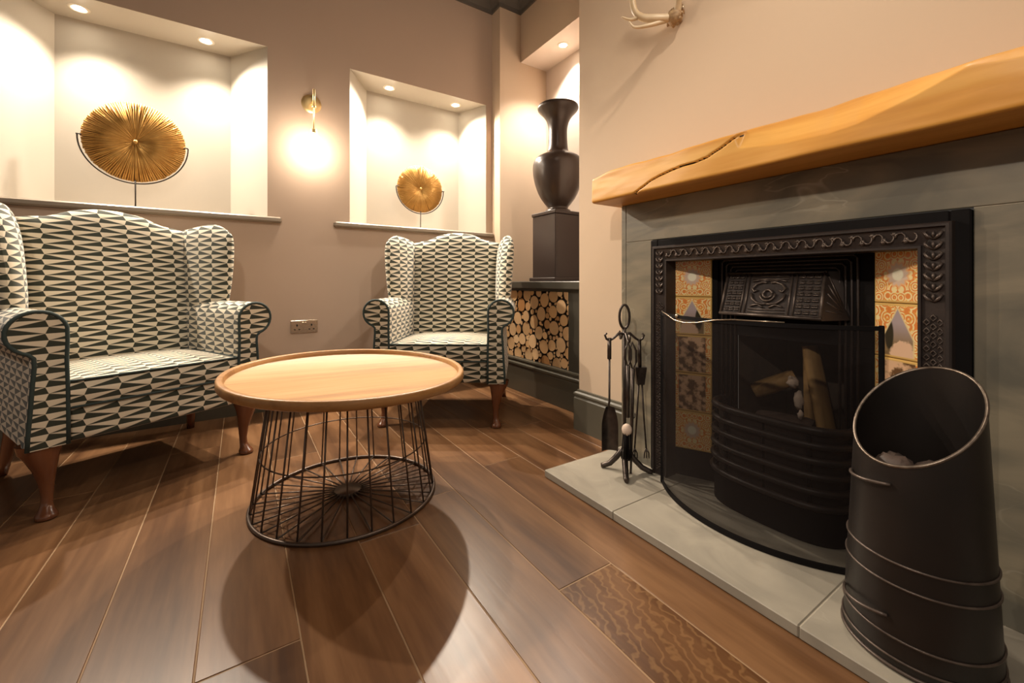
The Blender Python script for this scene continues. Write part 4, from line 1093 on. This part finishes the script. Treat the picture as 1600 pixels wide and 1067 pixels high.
        MB().tube(fr2, .0064, 6).build('piping', M['piping'], o)
        # wing
        def wp(a, c, sg=sg):
            t_ = c * .5 + .5; z = .60 + t_ * (.54)                         # bottom to top
            yf = .335 - .030 * math.sin(PI * min(1, t_ * 1.05))
            yb = .655 + .12 * t_
            s_ = a * .5 + .5; y = yf + s_ * (yb - yf)
            zz = z - .050 * max(0, s_ - .25) ** 1.2 * max(0, t_) - (t_ ** 5) * .075 * (max(0, .38 - s_) / .38) ** 2
            x = .352 - .034 * s_ + (.052 * (1 - s_) ** 1.3) * t_
            return (sg * x, y, zz)
        def wth(a, c): s_ = a * .5 + .5; return .040 + .012 * math.sin(PI * min(1, (1 - s_) * .9)) 
        b = MB(); slab(b, wp, wth, 24, 30, uvf=lambda q, a, c, sd, sg=sg: (sd * (a * .5 + .5) * .34 + (abs(q.x) - .35) * .9 + .03, q.z), p=3.6, sided=True, nrm=lambda a, c, sg=sg: Vector((sg, -.12, 0)).normalized())
        o = fixn(b.build('wing', M['fabric'], t))
        # outer side panel under the wing
        # legs
        sec = [(.262, .026, .0, .058, .048), (.235, .024, .0, .054, .046), (.21, .018, -.004, .043, .040), (.17, .008, -.006, .031, .031), (.12, .000, -.002, .021, .021), (.075, -.003, -.003, .016, .016), (.045, -.001, -.006, .016, .017), (.028, .003, -.014, .021, .024), (.014, .005, -.020, .029, .033), (.004, .005, -.021, .029, .033), (.0005, .005, -.020, .024, .028)]
        lx, ly = .322, .052
        def lf(u, v, sg=sg):
            k = v * (len(sec) - 1); i0 = int(min(len(sec) - 2, k)); f = k - i0; A, B = sec[i0], sec[i0 + 1]; q = [A[j] + (B[j] - A[j]) * f for j in range(5)]
            a = 2 * PI * u; return (sg * (lx + q[1] * .6) + q[3] * math.cos(a), ly + q[2] + q[4] * math.sin(a), q[0])
        b = MB().grid(lf, 20, 30, cu=True); b.quad([lf(j / 20, 1) for j in range(20)]); fixn(b.build('leg', M['legwood'], t))
        b = MB().tube([(sg * .315, .60, .26), (sg * .32, .61, .18), (sg * .33, .635, .08), (sg * .34, .665, .002)], [.027, .024, .020, .018], 10); b.build('leg', M['legwood'], t)
    return t
A1 = math.atan2(.388, .921)
make_chair('cream and dark triangle-patterned wing armchair nearest the camera, under the larger alcove', (-.256, 2.206, 0), A1 + rad(2.5))
c2 = make_chair('cream and dark triangle-patterned wing armchair further back beside the log panel', (.931, 2.178, 0), rad(-34.5))
